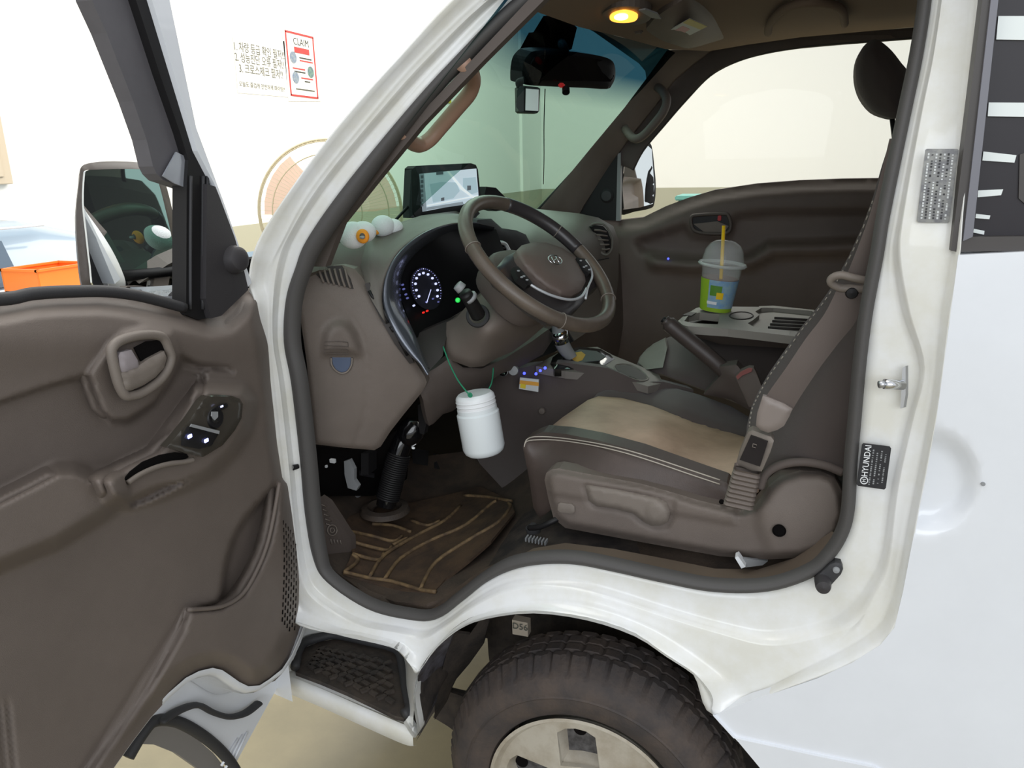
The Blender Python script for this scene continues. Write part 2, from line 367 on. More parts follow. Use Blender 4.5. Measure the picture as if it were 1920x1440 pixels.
# outer skin of the cab behind the door opening
skin = [(1337,1342),(1410,1312),(1450,1300),(1530,1273),(1597,1243),(1650,1210),(1677,1177),(1693,1110),(1710,1020),(1723,960),(1740,860),(1755,790),(1768,697),(1782,590),(1797,478),(1960,470),(2500,470),(2500,1700),(1700,1480),(1640,1438),(1560,1422),(1375,1382)]
cx, cy, cr_ = 1738, 900, 105
def dish(u, v):
    d = hypot(u-cx, v-cy)/cr_; return .0 if d > 1 else .022*(1-sm(.55, 1.0, d))
sheet('side_panel', skin, ('y', 1.2), 'paint', truck, grid=16, thick=(0, .02, 0), h=dish, lines=([(cx+cr_*cos(a*pi/12), cy+cr_*sin(a*pi/12)) for a in range(-5, 6)],), smooth=50)
lathe('dish_screw', [(0, -.002), (.003, -.002), (.003, .003)], P(1843, 907, 'y', 1.2), (0, 1, 0), 'grey', truck, 10)
# lower panel below the swage line
low = [(1337,1342),(1375,1384),(1560,1424),(1640,1440),(1700,1482),(2500,1720),(2500,2100),(1600,2000),(1510,1560),(1425,1440),(1385,1392)]
sheet('lower_panel', low, ('y', 1.194), 'paint', truck, grid=30, thick=(0, .02, 0))
sheet('upper_side_panel', [(1797,478),(1850,-98),(1850,-330),(2500,-330),(2500,472),(1960,472)], ('y', 1.235), 'paint', truck, grid=40, thick=(0, .02, 0))
# quarter window
qw = sheet('quarter_window', [(1783,470),(1793,472),(1960,470),(2300,470),(2300,-300),(1865,-300),(1842,0)], ('y', 1.21), mat('window_rubber', (66, 62, 60), .45), truck, grid=30, thick=(0, .03, 0),
      holes=([(1824,444),(2250,440),(2250,-260),(1890,-260),(1872,0)],), label='thick dark rubber surround of the rear side window')
sheet('inner_ledge', [(1806,452),(1824,444),(1872,0),(1880,-100),(1868,-100),(1858,0)], ('y', 1.205), mat('ledge', (112, 112, 120), .4), qw, grid=20, thick=(0, .02, 0))
sheet('window_pane', [(1820,448),(2255,444),(2255,-265),(1885,-265),(1868,0)], ('y', 1.225), mat('dark_glass', (42, 39, 43), .35, spec=.3), qw, grid=60, thick=(0, .005, 0))
for pl in ([(1872,30),(1990,30),(1990,76),(1868,74)], [(1854,192),(1990,193),(1990,220),(1852,218)], [(1844,284),(1906,291),(1902,305),(1842,301)], [(1834,357),(1881,355),(1877,366),(1833,370)], [(1830,401),(1857,404),(1855,411),(1829,409)], [(1826,429),(1846,433),(1845,440),(1825,436)]):
    sheet('white_bar', pl, ('y', 1.221), mat('bar_white', (222, 228, 226), .3) if 'bar_white' not in MATS else 'bar_white', qw, grid=30, thick=(0, .003, 0))
sheet('cable_clip', [(1912,290),(1925,285),(1925,385),(1910,372)], ('y', 1.222), 'window_rubber', qw, grid=20, thick=(0, .003, 0))
# step well
swp = dict(k='z', v=.42)
def Z(u, v, z): return P(u, v, 'z', z)
wall_ = [(548,1165),(640,1190),(738,1215),(768,1246),(768,1262),(742,1224),(632,1198),(566,1216),(548,1225)]
top_ = [P(u, v, 'y', 1.2) for u, v in cr([(515,1145),(548,1163),(596,1180),(640,1191),(690,1202),(738,1215),(766,1243),(783,1262),(779,1300),(776,1335),(774,1362)], 4)]
bot_ = [P(u, v, 'z', .415) for u, v in cr([(520,1262),(552,1254),(566,1212),(600,1200),(680,1202),(740,1218),(755,1240),(760,1262),(762,1300),(766,1333),(762,1350)], 4)]
sr = []
for t in (0, .08, .2, .45, .75, 1):
    e = 1-(1-t)**1.8; sr.append([Vector((p.x+(q.x-p.x)*e, p.y+(q.y-p.y)*e, p.z+(q.z-p.z)*(t**1.5 if t < 1 else 1))) for p, q in zip(top_, bot_)])
loft('step_back_wall', sr, 'paint_dirty', truck, smooth='all')
sheet('step_floor', [(530,1262),(552,1210),(630,1188),(750,1215),(785,1300),(775,1350),(757,1352)], ('z', .412), 'paint_dirty', truck, grid=20, thick=(0, 0, -.02))
# rolled lip of the step
lip = [(530,1262),(600,1290),(680,1325),(757,1358),(778,1362)]
tp = [Z(u, v, .413) for u, v in cr(lip, 4)]
lr = []
for t in range(7):
    a = pi/2*t/6; lr.append([p+Vector((0, -.012*sin(a), -.016*(1-cos(a)))) for p in tp])
lr.append([p+Vector((0, -.012, -.04)) for p in tp]); lr.append([p+Vector((0, .002, -.05)) for p in tp])
loft('step_lip', lr, 'paint_dirty', truck, smooth='all')
mt = sheet('step_mat', [(566,1217),(600,1203),(630,1198),(680,1207),(738,1222),(752,1243),(762,1300),(768,1333),(757,1346),(740,1342),(700,1322),(650,1298),(600,1277),(554,1260)], ('z', .422), mat('mat_rubber', (74, 66, 60), .55, bump=.3, bscale=200, col2=(52, 48, 46), vscale=20), truck, grid=14, thick=(0, 0, -.01))
mw = [Z(u, v, .424) for u, v in ((554,1258),(566,1216),(600,1202),(632,1197),(690,1209),(740,1222),(753,1243),(762,1300),(769,1334),(757,1347))]
tube('raised_edge', [p+Vector((0, 0, .010)) for p in mw], .011, 'rubber', mt, n=3)
pa, pb, pc, pd = Z(575,1252,.424), Z(600,1212,.424), Z(740,1325,.424), Z(732,1238,.424)
bm = bmesh.new()
for i in range(11):
    for j in range(6):
        s, t = (i+.5)/11, (j+.5)/6; c = pa.lerp(pc, s).lerp(pb.lerp(pd, s), t)
        r = bmesh.ops.create_cube(bm, size=1); ang = .9 if (i+j) % 2 else -.35
        bmesh.ops.scale(bm, vec=(.022, .010, .007), verts=r['verts']); bmesh.ops.rotate(bm, matrix=Matrix.Rotation(ang, 3, 'Z'), verts=r['verts']); bmesh.ops.translate(bm, vec=c, verts=r['verts'])
me = bpy.data.meshes.new('tread_studs'); bm.to_mesh(me); bm.free(); o = link('tread_studs', me, 'mat_rubber', mt, 35); o['kind'] = 'stuff'
# wheel-arch return flange, inner liner and bits of chassis
arch = [(757,1356),(775,1383),(783,1372),(776,1330),(775,1300),(783,1262),(812,1220),(855,1183),(910,1161),(1000,1150),(1100,1163),(1190,1193),(1250,1232),(1300,1265),(1325,1295),(1336,1318),(1337,1342),(1385,1392),(1425,1440),(1510,1560)]
ap = cr(arch, 3); A0 = [P(u, v, 'y', 1.195) for u, v in ap]
loft('arch_lip', [[p+Vector((0, .01, 0)) for p in A0], A0, [p+Vector((0, .035, .0)) for p in A0]], 'paint_dirty', truck, smooth=50)
loft('arch_liner', [[p+Vector((0, .03, 0)) for p in A0], [p+Vector((.0, .12, .03)) for p in A0], [p+Vector((0, .42, .06)) for p in A0]], 'underbody', truck, smooth='all')
sheet('arch_side_edge', [(775,1300),(783,1262),(812,1220),(850,1186),(840,1215),(828,1260),(815,1320),(800,1350),(785,1378),(776,1383),(784,1360)], [(775,1300,'y',1.2),(783,1262,'y',1.2),(850,1186,'y',1.21),(840,1215,'y',1.3),(815,1320,'y',1.32),(785,1378,'y',1.24)], mat('dirty_metal', (92, 90, 98), .6, col2=(60, 56, 56), vscale=30, bump=.3, bscale=80), truck, grid=8, thick=(0, .01, 0))
sheet('mud_guard', [(850,1186),(880,1190),(898,1165),(920,1150),(905,1210),(880,1245),(850,1280),(835,1320),(815,1350),(815,1310),(828,1260),(840,1215)], [(850,1186,'y',1.3),(898,1165,'y',1.36),(880,1245,'y',1.42),(815,1350,'y',1.36),(828,1260,'y',1.33)], 'underbody', truck, grid=10, thick=(0, .01, 0))
sheet('liner_wall', [(780,1390),(830,1290),(900,1130),(1400,1100),(1600,1400),(1500,1600),(1100,1700),(860,1330),(840,1300),(805,1348)], [(780,1390,'y',1.5),(900,1130,'y',1.62),(1400,1100,'y',1.62),(1500,1600,'y',1.6),(860,1330,'y',1.5)], 'underbody', truck, grid=40, thick=(0, .02, 0),
      holes=([(886,1193),(914,1197),(916,1228),(918,1243),(892,1270),(868,1304),(842,1298),(860,1262),(876,1228)],))
sheet('inner_guard', [(812,1345),(836,1290),(845,1298),(868,1306),(905,1268),(930,1250),(930,1330),(870,1385),(840,1362)], ('y', 1.5), 'underbody', truck, grid=30, thick=(0, .01, 0))
st_ = sheet('code_sticker', [(960,1162),(989,1168),(990,1194),(961,1189)], ('y', 1.33), mat('sticker_grey', (150, 140, 126), .6), truck, grid=20, thick=(0, .02, 0), label='grey sticker reading D56 in the wheel arch')
a, b = P(964, 1174, 'y', 1.327), P(986, 1178, 'y', 1.327)
text('code_text', 'D56', (a+b)/2, b-a, (0, 0, 1), .020, 'ink_dark', st_)
# ------------------------------------------------------------------ front wheel
WC = Vector((-.31, 1.21, .325))
wh = None
def tyre():
    prof = [(.197, .02), (.204, .006), (.225, -.003), (.252, -.004), (.270, .003), (.281, .010), (.287, .017), (.300, .036), (.3085, .05), (.3085, .066), (.302, .067), (.302, .072), (.310, .073), (.310, .098), (.303, .099), (.303, .106), (.310, .107), (.310, .132), (.302, .133), (.302, .138), (.3085, .139), (.3085, .155), (.295, .176), (.27, .2), (.23, .2), (.197, .18)]
    seg = 288; V = []; Fc = []
    for i, (r, s) in enumerate(prof):
        for k in range(seg):
            rr = r
            if 6 <= i <= 9 or 19 <= i <= 22:
                if k % 6 == 0: rr -= .006 if i > 6 else .003
                elif k % 6 == 3 and i in (7, 8): rr -= .002
            if i in (12, 13, 16, 17) and (k+3) % 6 == 0: rr -= .005
            an = 2*pi*k/seg; V.append((WC.x+rr*cos(an), WC.y+(s if s < .05 else .05+(s-.05)*.8), WC.z+rr*sin(an)))
    n = len(prof)
    for i in range(n-1):
        for k in range(seg): Fc.append((i*seg+k, i*seg+(k+1) % seg, (i+1)*seg+(k+1) % seg, (i+1)*seg+k))
    return mesh('tyre', V, Fc, 'tyre', truck, 25)
ty = tyre()
lathe('sidewall_ridge', [(.246, -.004), (.249, -.0065), (.252, -.004)], WC, (0, 1, 0), 'tyre', ty, 96)
rim = lathe('wheel_rim', [(.183, .18), (.178, .06), (.185, .02), (.195, .006), (.199, .001), (.192, .0), (.188, .008), (.182, .014)], WC, (0, 1, 0), 'rim', truck, 72)
def wpx(r, a, y=0): return PJ((WC.x+r*cos(a), WC.y+y, WC.z+r*sin(a)))
oc = [wpx(.185, 2*pi*k/60, .014) for k in range(60)]
wins = []
for k in range(5):
    a = pi/2 + .11 + k*2*pi/5
    wins.append([wpx(r, a+da, .014) for r, da in ((.158, .25), (.166, .13), (.168, 0), (.166, -.13), (.158, -.25), (.085, -.5), (.078, 0), (.085, .5))])
cov = sheet('wheel_cover', oc, ('y', WC.y+.014), 'rim', rim, grid=14, thick=(0, .01, 0), holes=tuple(wins), h=lambda u, v: -.018*(1-min(1, hypot((u-1092)/170, (v-1510)/170))))
for wv in wins[:1]+wins[1:]:
    pp = [P(u, v, 'y', WC.y+.012) for u, v in wv]
    c = sum(pp, Vector())/8; pq = [c+(p-c)*.72+Vector((0, .03, 0)) for p in pp]
    loft('window_wall', [pp, pq], 'rim', cov, closed=True, smooth=30)
    prism('window_floor', pq, (0, .005, 0), mat('rim_dark', (92, 90, 90), .6, bump=.3, bscale=200, col2=(60, 58, 58), vscale=60) if 'rim_dark' not in MATS else 'rim_dark', cov)
    rd = Vector((c.x-WC.x, 0, c.z-WC.z)).normalized()
    lathe('round_hole', [(0, 0), (.0135, 0), (.0135, .003)], c+rd*.016+Vector((0, .027, 0)), (0, 1, 0), 'void', cov, 20)
# roof
rt = rings[4]

fr2 = []
for z in (.40, .55, .9, 1.2, 1.30, 1.335):
    k = .03*sm(1.1, 1.34, z)
    fr2.append([Vector((x+k, y, z)) for x, y in ((-.985,1.212),(-1.06,1.225),(-1.13,1.26),(-1.175,1.34),(-1.2,1.6),(-1.21,2.03),(-1.2,2.46),(-1.175,2.74),(-1.12,2.83),(-1.0,2.87))])
loft('nose_panel', fr2, 'paint', truck, smooth='all')

xe = P(2500, 900, 'y', 1.2).x-.06
box('rear_side_panel', ((xe+2.8)/2, 1.225, 1.2), (2.8-xe, .03, 1.45), 'paint', truck, .004)
# ------------------------------------------------------------------ cab shell
def pts3(L): return [P(*a) for a in L]
roof = []
for x, zz, ins in ((-.52, 1.87, .03), (-.38, 1.93, 0), (-.1, 1.965, 0), (.3, 1.975, 0), (2.8, 1.975, 0)):
    roof.append([Vector((x, 1.262+ins, zz-.06)), Vector((x, 1.30+ins, zz-.012)), Vector((x, 1.45, zz)), Vector((x, 2.1, zz+.012)), Vector((x, 2.72, zz)), Vector((x, 2.87-ins, zz-.012)), Vector((x, 2.92-ins, zz-.06))])
loft('roof', roof, 'paint', truck, smooth='all')
# headliner
hl = sheet('headliner', [(975,-30),(985,8),(1000,20),(1087,51),(1160,68),(1247,92),(1330,96),(1400,84),(1500,70),(1700,52),(1860,36),(1800,-150),(1640,-162),(1400,-172),(1200,-130),(1080,-72),(1005,-28)],
   [(1000,20,'z',1.835),(1247,92,'z',1.865),(1120,60,'z',1.85),(1700,52,'y',2.76),(1400,84,'y',2.76),(1330,96,'y',2.74),(1300,20,'z',1.885),(1300,-60,'z',1.89),(1400,-172,'y',1.31),(1640,-162,'y',1.31),(1080,-72,'y',1.31),(1600,-20,'z',1.90),(1800,-150,'y',1.33)], mat('headliner', (126, 109, 95), .85, bump=.3, bscale=1200), truck, grid=22, thick=(0, 0, .01))
lamp = sheet('map_lamp', [(1130,33),(1136,24),(1155,17),(1190,16),(1214,22),(1222,34),(1210,46),(1185,50),(1150,48)], ('z', 1.852), 'trim', truck, grid=10, thick=(0, 0, .03), rnd=.004, curve=3)
mat('lamp_glow', (255, 170, 70), .4, emit=(255, 165, 60), estr=2.2); mat('lamp_core', (255, 220, 150), .4, emit=(255, 205, 110), estr=6)
sheet('lamp_lens', [(1143,34),(1150,26),(1168,21),(1184,23),(1196,30),(1190,40),(1170,43),(1150,41)], ('z', 1.849), 'lamp_glow', lamp, curve=3, grid=6, thick=(0, 0, .003))
sheet('lamp_bulb', [(1151,33),(1160,27),(1174,27),(1178,33),(1170,38),(1157,38)], ('z', 1.8475), 'lamp_core', lamp, curve=3, grid=6, thick=(0, 0, .002))
sheet('lamp_switch', [(1198,20),(1210,18),(1232,26),(1240,36),(1222,34)], ('z', 1.85), 'grey', lamp, grid=6, thick=(0, 0, .003))
box('lamp_button', P(1197, 58, 'z', 1.862), (.02, .02, .012), 'trim', lamp, .003)
vis = sheet('sun_visor', [(1213,62),(1217,52),(1232,36),(1262,16),(1285,4),(1300,3),(1340,20),(1374,38),(1383,47),(1380,58),(1362,74),(1330,85),(1292,95),(1270,90),(1240,80)],
   [(1213,62,'z',1.845),(1285,4,'z',1.875),(1383,50,'y',2.62),(1292,95,'z',1.835),(1300,50,'z',1.855)], 'trim', truck, curve=3, grid=12, thick=(0, 0, .018), rnd=.006, smooth='all')
sheet('warning_label', [(1252,59),(1293,36),(1326,50),(1282,72)], ('z', 1.846), mat('label_white', (205, 208, 208), .5), vis, grid=20, thick=(0, 0, .002))
sheet('label_stripe', [(1293,36),(1326,50),(1314,56),(1281,43)], ('z', 1.8455), mat('label_yellow', (205, 190, 110), .5), vis, grid=20, thick=(0, 0, .001))
sheet('label_picture', [(1262,59),(1280,49),(1294,55),(1276,66)], ('z', 1.8455), mat('label_pink', (205, 150, 160), .5), vis, grid=20, thick=(0, 0, .001))
tube('ceiling_recess', [P(u, v, 'z', 1.893) for u, v in ((1440,62),(1443,45),(1460,24),(1482,11),(1520,4),(1560,8),(1580,22),(1584,45))], .010, 'headliner', truck, 8)
# sun visor of the driver, folded up behind the mirror
# windscreen
def ws(s, t):                    # s 0..1 across, t 0..1 up
    b = 1-(2*s-1)**2; xb = -.93-.13*b; xt = -.44-.09*b; y = 1.27+.02*t + (1.53-.04*t)*s
    return Vector((xb+(xt-xb)*t, y, 1.345+.50*t+.02*b*t+.02*s*(1-t)))
g = bpy.data.materials.new('windscreen_glass'); g.use_nodes = True; nt = g.node_tree; nt.nodes.clear(); MATS['windscreen_glass'] = g
def N(t): return nt.nodes.new(t)
out = N('ShaderNodeOutputMaterial'); mx = N('ShaderNodeMixShader'); tr = N('ShaderNodeBsdfTransparent'); gl = N('ShaderNodeBsdfGlossy'); fr_ = N('ShaderNodeValue')
fr_.outputs[0].default_value = .03; gl.inputs['Roughness'].default_value = .02
ge = N('ShaderNodeNewGeometry'); sp = N('ShaderNodeSeparateXYZ'); mr = N('ShaderNodeMapRange'); mc = N('ShaderNodeMix'); mc.data_type = 'RGBA'
mr.inputs[1].default_value = 1.725; mr.inputs[2].default_value = 1.815
mc.inputs[6].default_value = (.31, .465, .40, 1); mc.inputs[7].default_value = (.018, .07, .11, 1)
nt.links.new(ge.outputs['Position'], sp.inputs[0]); nt.links.new(sp.outputs[2], mr.inputs[0]); nt.links.new(mr.outputs[0], mc.inputs[0]); nt.links.new(mc.outputs[2], tr.inputs[0])
nt.links.new(fr_.outputs[0], mx.inputs[0]); nt.links.new(tr.outputs[0], mx.inputs[1]); nt.links.new(gl.outputs[0], mx.inputs[2]); nt.links.new(mx.outputs[0], out.inputs[0])
wsr = [[ws(s/24, t/10) for s in range(25)] for t in range(12)]
wsc = loft('windscreen', wsr, 'windscreen_glass', truck, smooth='all', label='green tinted windscreen with a dark blue shade band')
tube('windscreen_gasket', [ws(s/24, 0)+Vector((.006, 0, .004)) for s in range(25)], .012, 'black', truck, 8, n=1)
tube('windscreen_gasket', [ws(1, t/10)+Vector((.006, 0, .0)) for t in range(11)], .009, 'black', truck, 8, n=1)
# passenger side: far door, pillar, mirror
YP = 2.80
pil = sheet('pillar_trim', [(1008,396),(1050,347),(1110,274),(1170,202),(1215,142),(1250,94),(1335,92),(1300,118),(1262,150),(1222,205),(1180,256),(1150,300),(1120,345),(1094,385),(1082,408)],
   [(1008,396,'y',2.73),(1110,274,'y',2.73),(1250,94,'y',2.70),(1335,92,'y',2.79),(1222,205,'y',2.80),(1150,300,'y',2.81),(1082,408,'y',2.80),(1155,250,'y',2.745)], 'trim', truck, grid=12, thick=(0, .03, 0), rnd=.006, smooth='all')
PDO = [(1090,412),(1120,410),(1160,413),(1205,408),(1225,398),(1250,386),(1290,371),(1340,356),(1420,344),(1500,338),(1580,335),(1650,334),(1800,334),(1800,900),(1100,900)]
PDI = [(1192,452),(1285,424),(1300,442),(1362,448),(1378,405),(1440,397),(1700,395),(1700,452),(1442,456),(1412,482),(1292,494),(1212,486)]
PDL = [(1212,476),(1300,486),(1400,484),(1440,460),(1700,448),(1700,470),(1450,480),(1410,500),(1300,506),(1225,500)]
pdoor = sheet('passenger_door', PDO, ('y', YP), mat('door_brown', (100, 88, 81), .55, bump=.3, bscale=900, var=.12, vscale=5), truck, grid=9, thick=(0, .05, 0), smooth='all',
   h=lambda u, v: .04*(1-sm(0, 30, sd(PDO, u, v)))*(1 if v < 700 else 0) + .035*sm(-5, 7, sd(PDI, u, v)) - .045*sm(-10, 6, sd(PDL, u, v)), label='dark brown inner panel of the far door')
PH = [(1296,408),(1310,403),(1355,401),(1366,405),(1370,425),(1360,437),(1320,437),(1300,430)]
tube('handle_bezel', [P(u, v, 'y', YP-.008) for u, v in PH], .006, 'trim_dark', pdoor, 8, closed=True)
sheet('handle_pocket', PH, ('y', YP-.003), 'black', pdoor, grid=10, thick=(0, .004, 0))
sheet('door_lever', [(1300,420),(1345,415),(1366,424),(1358,435),(1320,435)], ('y', YP-.012), 'trim', pdoor, grid=10, thick=(0, .006, 0), rnd=.002)
box('lock_mark', P(1349, 409, 'y', YP-.012), (.012, .006, .018), mat('red_mark', (170, 30, 34), .5), pdoor, .002)
mat('blue_led', (60, 70, 220), .4, emit=(70, 80, 255), estr=2.5)
lathe('window_switch_light', [(0, -.003), (.004, -.002), (.004, 0)], P(1253, 485, 'y', YP-.03), (0, 1, 0), 'blue_led', pdoor, 10)
# window frame of the far door
FO = [(1140,300),(1166,255),(1210,200),(1250,146),(1285,110),(1335,86),(1400,74),(1480,62),(1600,60),(1800,44)]
FI = [(1185,318),(1205,280),(1245,232),(1285,186),(1330,140),(1380,113),(1440,96),(1520,84),(1620,76),(1800,62)]
sheet('window_frame', FO+FI[::-1], ('y', 2.825), 'trim_dark', pdoor, grid=10, thick=(0, .03, 0), rnd=.006)
tube('glass_run', [P(u, v, 'y', 2.84) for u, v in FI], .008, 'rubber', pdoor, 8)
sheet('mirror_sail', [(1080,410),(1095,385),(1120,345),(1150,300),(1162,283),(1163,300),(1160,414)], ('y', 2.815), 'black', pdoor, grid=12, thick=(0, .02, 0))
lathe('sail_speaker', [(0, -.012), (.018, -.011), (.024, -.004), (.026, .0)], P(1138, 367, 'y', 2.815), (0, 1, 0), 'rubber', pdoor, 20)
sheet('quarter_divider', [(1158,288),(1164,286),(1162,414),(1155,414)], ('y', 2.812), 'grey', pdoor, grid=20, thick=(0, .03, 0))
gp = bpy.data.materials.new('clear_glass'); gp.use_nodes = True; nt = gp.node_tree; nt.nodes.clear(); MATS['clear_glass'] = gp
out = N('ShaderNodeOutputMaterial'); mx = N('ShaderNodeMixShader'); tr = N('ShaderNodeBsdfTransparent'); gl = N('ShaderNodeBsdfGlossy'); fr_ = N('ShaderNodeValue')
fr_.outputs[0].default_value = .012; gl.inputs['Roughness'].default_value = .02; tr.inputs[0].default_value = (.95, .97, .95, 1)
nt.links.new(fr_.outputs[0], mx.inputs[0]); nt.links.new(tr.outputs[0], mx.inputs[1]); nt.links.new(gl.outputs[0], mx.inputs[2]); nt.links.new(mx.outputs[0], out.inputs[0])
sheet('window_glass', [(1163,300)]+FI[1:]+[(1800,340),(1400,350),(1290,375),(1163,415)], ('y', 2.845), 'clear_glass', pdoor, grid=60, thick=(0, 0, 0))
# far mirror
MO = [(1170,300),(1182,276),(1200,268),(1218,267),(1227,273),(1232,310),(1235,350),(1232,382),(1224,391),(1195,397),(1168,400),(1164,350)]
fm = sheet('far_mirror', cr(MO, 3, True), [(1170,300,'y',2.98),(1218,267,'y',3.06),(1235,350,'y',3.08),(1168,400,'y',2.98)], 'black', truck, grid=12, thick=(-.07, .02, 0), rnd=.012, smooth='all', label='black mirror on the far door, seen through its window')
sheet('mirror_glass', [(1172,306),(1184,282),(1200,274),(1216,274),(1222,280),(1227,350),(1224,382),(1200,389),(1170,393),(1167,350)], [(1172,306,'y',2.972),(1216,274,'y',3.052),(1227,350,'y',3.072),(1170,393,'y',2.972)], 'mirror', fm, grid=12, thick=(-.003, 0, 0))
tube('mirror_arm_or_glare', [P(1176, 292, 'y', 2.86), P(1186, 283, 'y', 2.95), P(1196, 272, 'y', 3.0)], .018, 'silver', fm, 10)  # silver piece modelled in place of glare on the glass, not an arm
# grab handles
ph = tube('grab_handle', [P(u, v, 'y', y) for u, v, y in ((1232,163,2.77),(1243,172,2.72),(1250,188,2.69),(1244,209,2.68),(1226,233,2.68),(1205,255,2.69),(1190,260,2.70),(1178,250,2.73),(1170,238,2.77))], .0145, 'trim', truck, 12, label='grab handle on the far pillar')
dh = tube('grab_handle', [P(u, v, 'y', y) for u, v, y in ((868,118,1.30),(882,133,1.36),(887,152,1.40),(880,175,1.42),(855,205,1.43),(825,240,1.43),(805,262,1.42),(785,272,1.40),(765,262,1.35),(752,246,1.30))], .0145, mat('handle_tan', (160, 128, 110), .45), truck, 14, label='curved tan-brown grab handle on the near pillar')
pn = sheet('near_pillar_trim', [(610,500),(640,420),(700,345),(790,235),(905,115),(1030,-10),(1000,-10),(885,112),(770,232),(665,355),(605,440),(588,500)], ('y', 1.30), 'trim_dark', truck, grid=20, thick=(0, .02, 0))
# interior mirror
mb = [(983,152),(986,120),(995,104),(1010,96),(1060,96),(1120,104),(1148,112),(1157,124),(1158,145),(1152,160),(1142,168),(1100,166),(1030,163),(990,160)]
rv = sheet('rear_view_mirror', cr(mb, 3, True), [(983,152,'y',1.98),(1010,96,'y',1.98),(1158,140,'y',2.22),(1142,168,'y',2.2)], 'black', truck, grid=10, thick=(-.035, .01, .01), rnd=.008, smooth='all')
sheet('mirror_glass', [(992,150),(996,120),(1003,107),(1015,103),(1060,103),(1118,110),(1143,117),(1150,127),(1151,143),(1145,153),(1100,152),(1030,151)], [(992,150,'y',1.975),(1015,103,'y',1.975),(1151,140,'y',2.212),(1145,153,'y',2.2)], mat('dark_mirror', (20, 18, 18), .08, spec=.4), rv, grid=14, thick=(-.002, 0, 0))
box('red_button', P(1053, 160, 'y', 2.045), (.014, .02, .011), mat('red_btn', (170, 30, 30), .4, emit=(150, 20, 20), estr=.4), rv, .003)
for u, v in ((1033,158),(1073,161),(1092,162),(1111,163),(1140,163)): box('button_mark', P(u, v, 'y', 2.0+(u-983)*.0013), (.006, .004, .004), 'grey', rv, .001)
tube('mirror_stem', [P(1060, 100, 'y', 2.1), P(1055, 85, 'y', 2.02), P(1048, 72, 'x', -.66)], .012, 'black', rv, 8)
sheet('sensor_housing', [(1010,96),(1020,60),(1040,28),(1075,45),(1082,52),(1072,92),(1055,99)], ('y', 2.06), 'black', rv, grid=14, thick=(-.03, .0, .0))
sheet('passing_light_cover', [(975,115),(1005,60),(1020,72),(1010,110),(985,118)], ('y', 2.1), 'rubber', rv, grid=14, thick=(-.02, .0, .0))
lathe('mirror_knob', [(0, -.006), (.010, -.004), (.010, .01)], P(1061, 168, 'y', 2.05), (.2, -.6, -.8), 'black', rv, 12)
# front bulkhead, floor, rear wall of the cab
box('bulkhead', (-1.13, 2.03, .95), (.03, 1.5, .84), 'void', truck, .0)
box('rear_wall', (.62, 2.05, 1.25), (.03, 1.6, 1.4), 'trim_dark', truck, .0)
fl = sheet('cab_floor', [(585,925),(760,860),(1000,830),(1260,830),(1700,830),(1650,960),(1560,1040),(1440,1076),(1340,1074),(1240,1058),(1140,1040),(1060,1028),(1000,1036),(940,1060),(890,1085),(850,1115),(800,1132),(740,1128),(680,1108),(625,1068),(602,1015),(585,960)],
   [(585,925,'x',-1.08),(760,860,'x',-1.05),(612,1050,'y',1.30),(700,1115,'y',1.30),(850,1115,'y',1.30),(780,1040,'z',.655),(900,900,'z',.67),(720,965,'z',.66),(1000,1036,'y',1.42),(1140,1040,'y',1.40),(1340,1074,'y',1.38),(1560,1040,'y',1.38),(960,950,'z',.72),(1200,900,'z',.8),(1130,960,'z',.81),(1300,980,'z',.83),(1650,960,'y',1.42),(1260,830,'y',1.95),(1000,830,'y',1.92)], mat('carpet_rubber', (78, 66, 56), .7, bump=.5, bscale=200, col2=(60, 52, 46), vscale=12), truck, grid=14, thick=(0, .0, -.03))
# sill trim inside the seal
def sillp(u, v, z): return P(u, v, 'z', z)
sheet('sill_trim', [(930,1080),(960,1050),(1000,1028),(1060,1018),(1150,1029),(1250,1048),(1340,1066),(1420,1068),(1490,1046),(1530,1016),(1560,996),(1572,1006),(1550,1036),(1500,1068),(1435,1086),(1340,1084),(1240,1068),(1150,1048),(1070,1038),(1010,1044),(955,1068),(920,1095)],
   [(960,1050,'y',1.33),(1060,1018,'y',1.36),(1250,1048,'y',1.36),(1420,1068,'y',1.36),(1530,1016,'y',1.34),(1572,1006,'y',1.28),(1500,1068,'y',1.275),(1340,1084,'y',1.275),(1150,1048,'y',1.275),(1010,1044,'y',1.275),(920,1095,'y',1.275)], mat('sill_brown', (104, 92, 80), .55, bump=.2, bscale=700), truck, grid=10, thick=(0, 0, -.02), smooth='all')
sheet('front_sill_trim', [(600,985),(612,1038),(640,1076),(700,1110),(760,1131),(815,1130),(850,1106),(900,1070),(925,1058),(940,1073),(905,1096),(860,1126),(820,1142),(770,1146),(700,1126),(648,1096),(612,1062),(596,1000)], [(600,985,'y',1.30),(640,1076,'y',1.31),(760,1131,'y',1.31),(925,1058,'y',1.32),(820,1142,'y',1.275),(700,1126,'y',1.275),(940,1073,'y',1.275),(596,1000,'y',1.275)], 'carpet_rubber', truck, grid=12, thick=(0, 0, -.02), smooth='all')
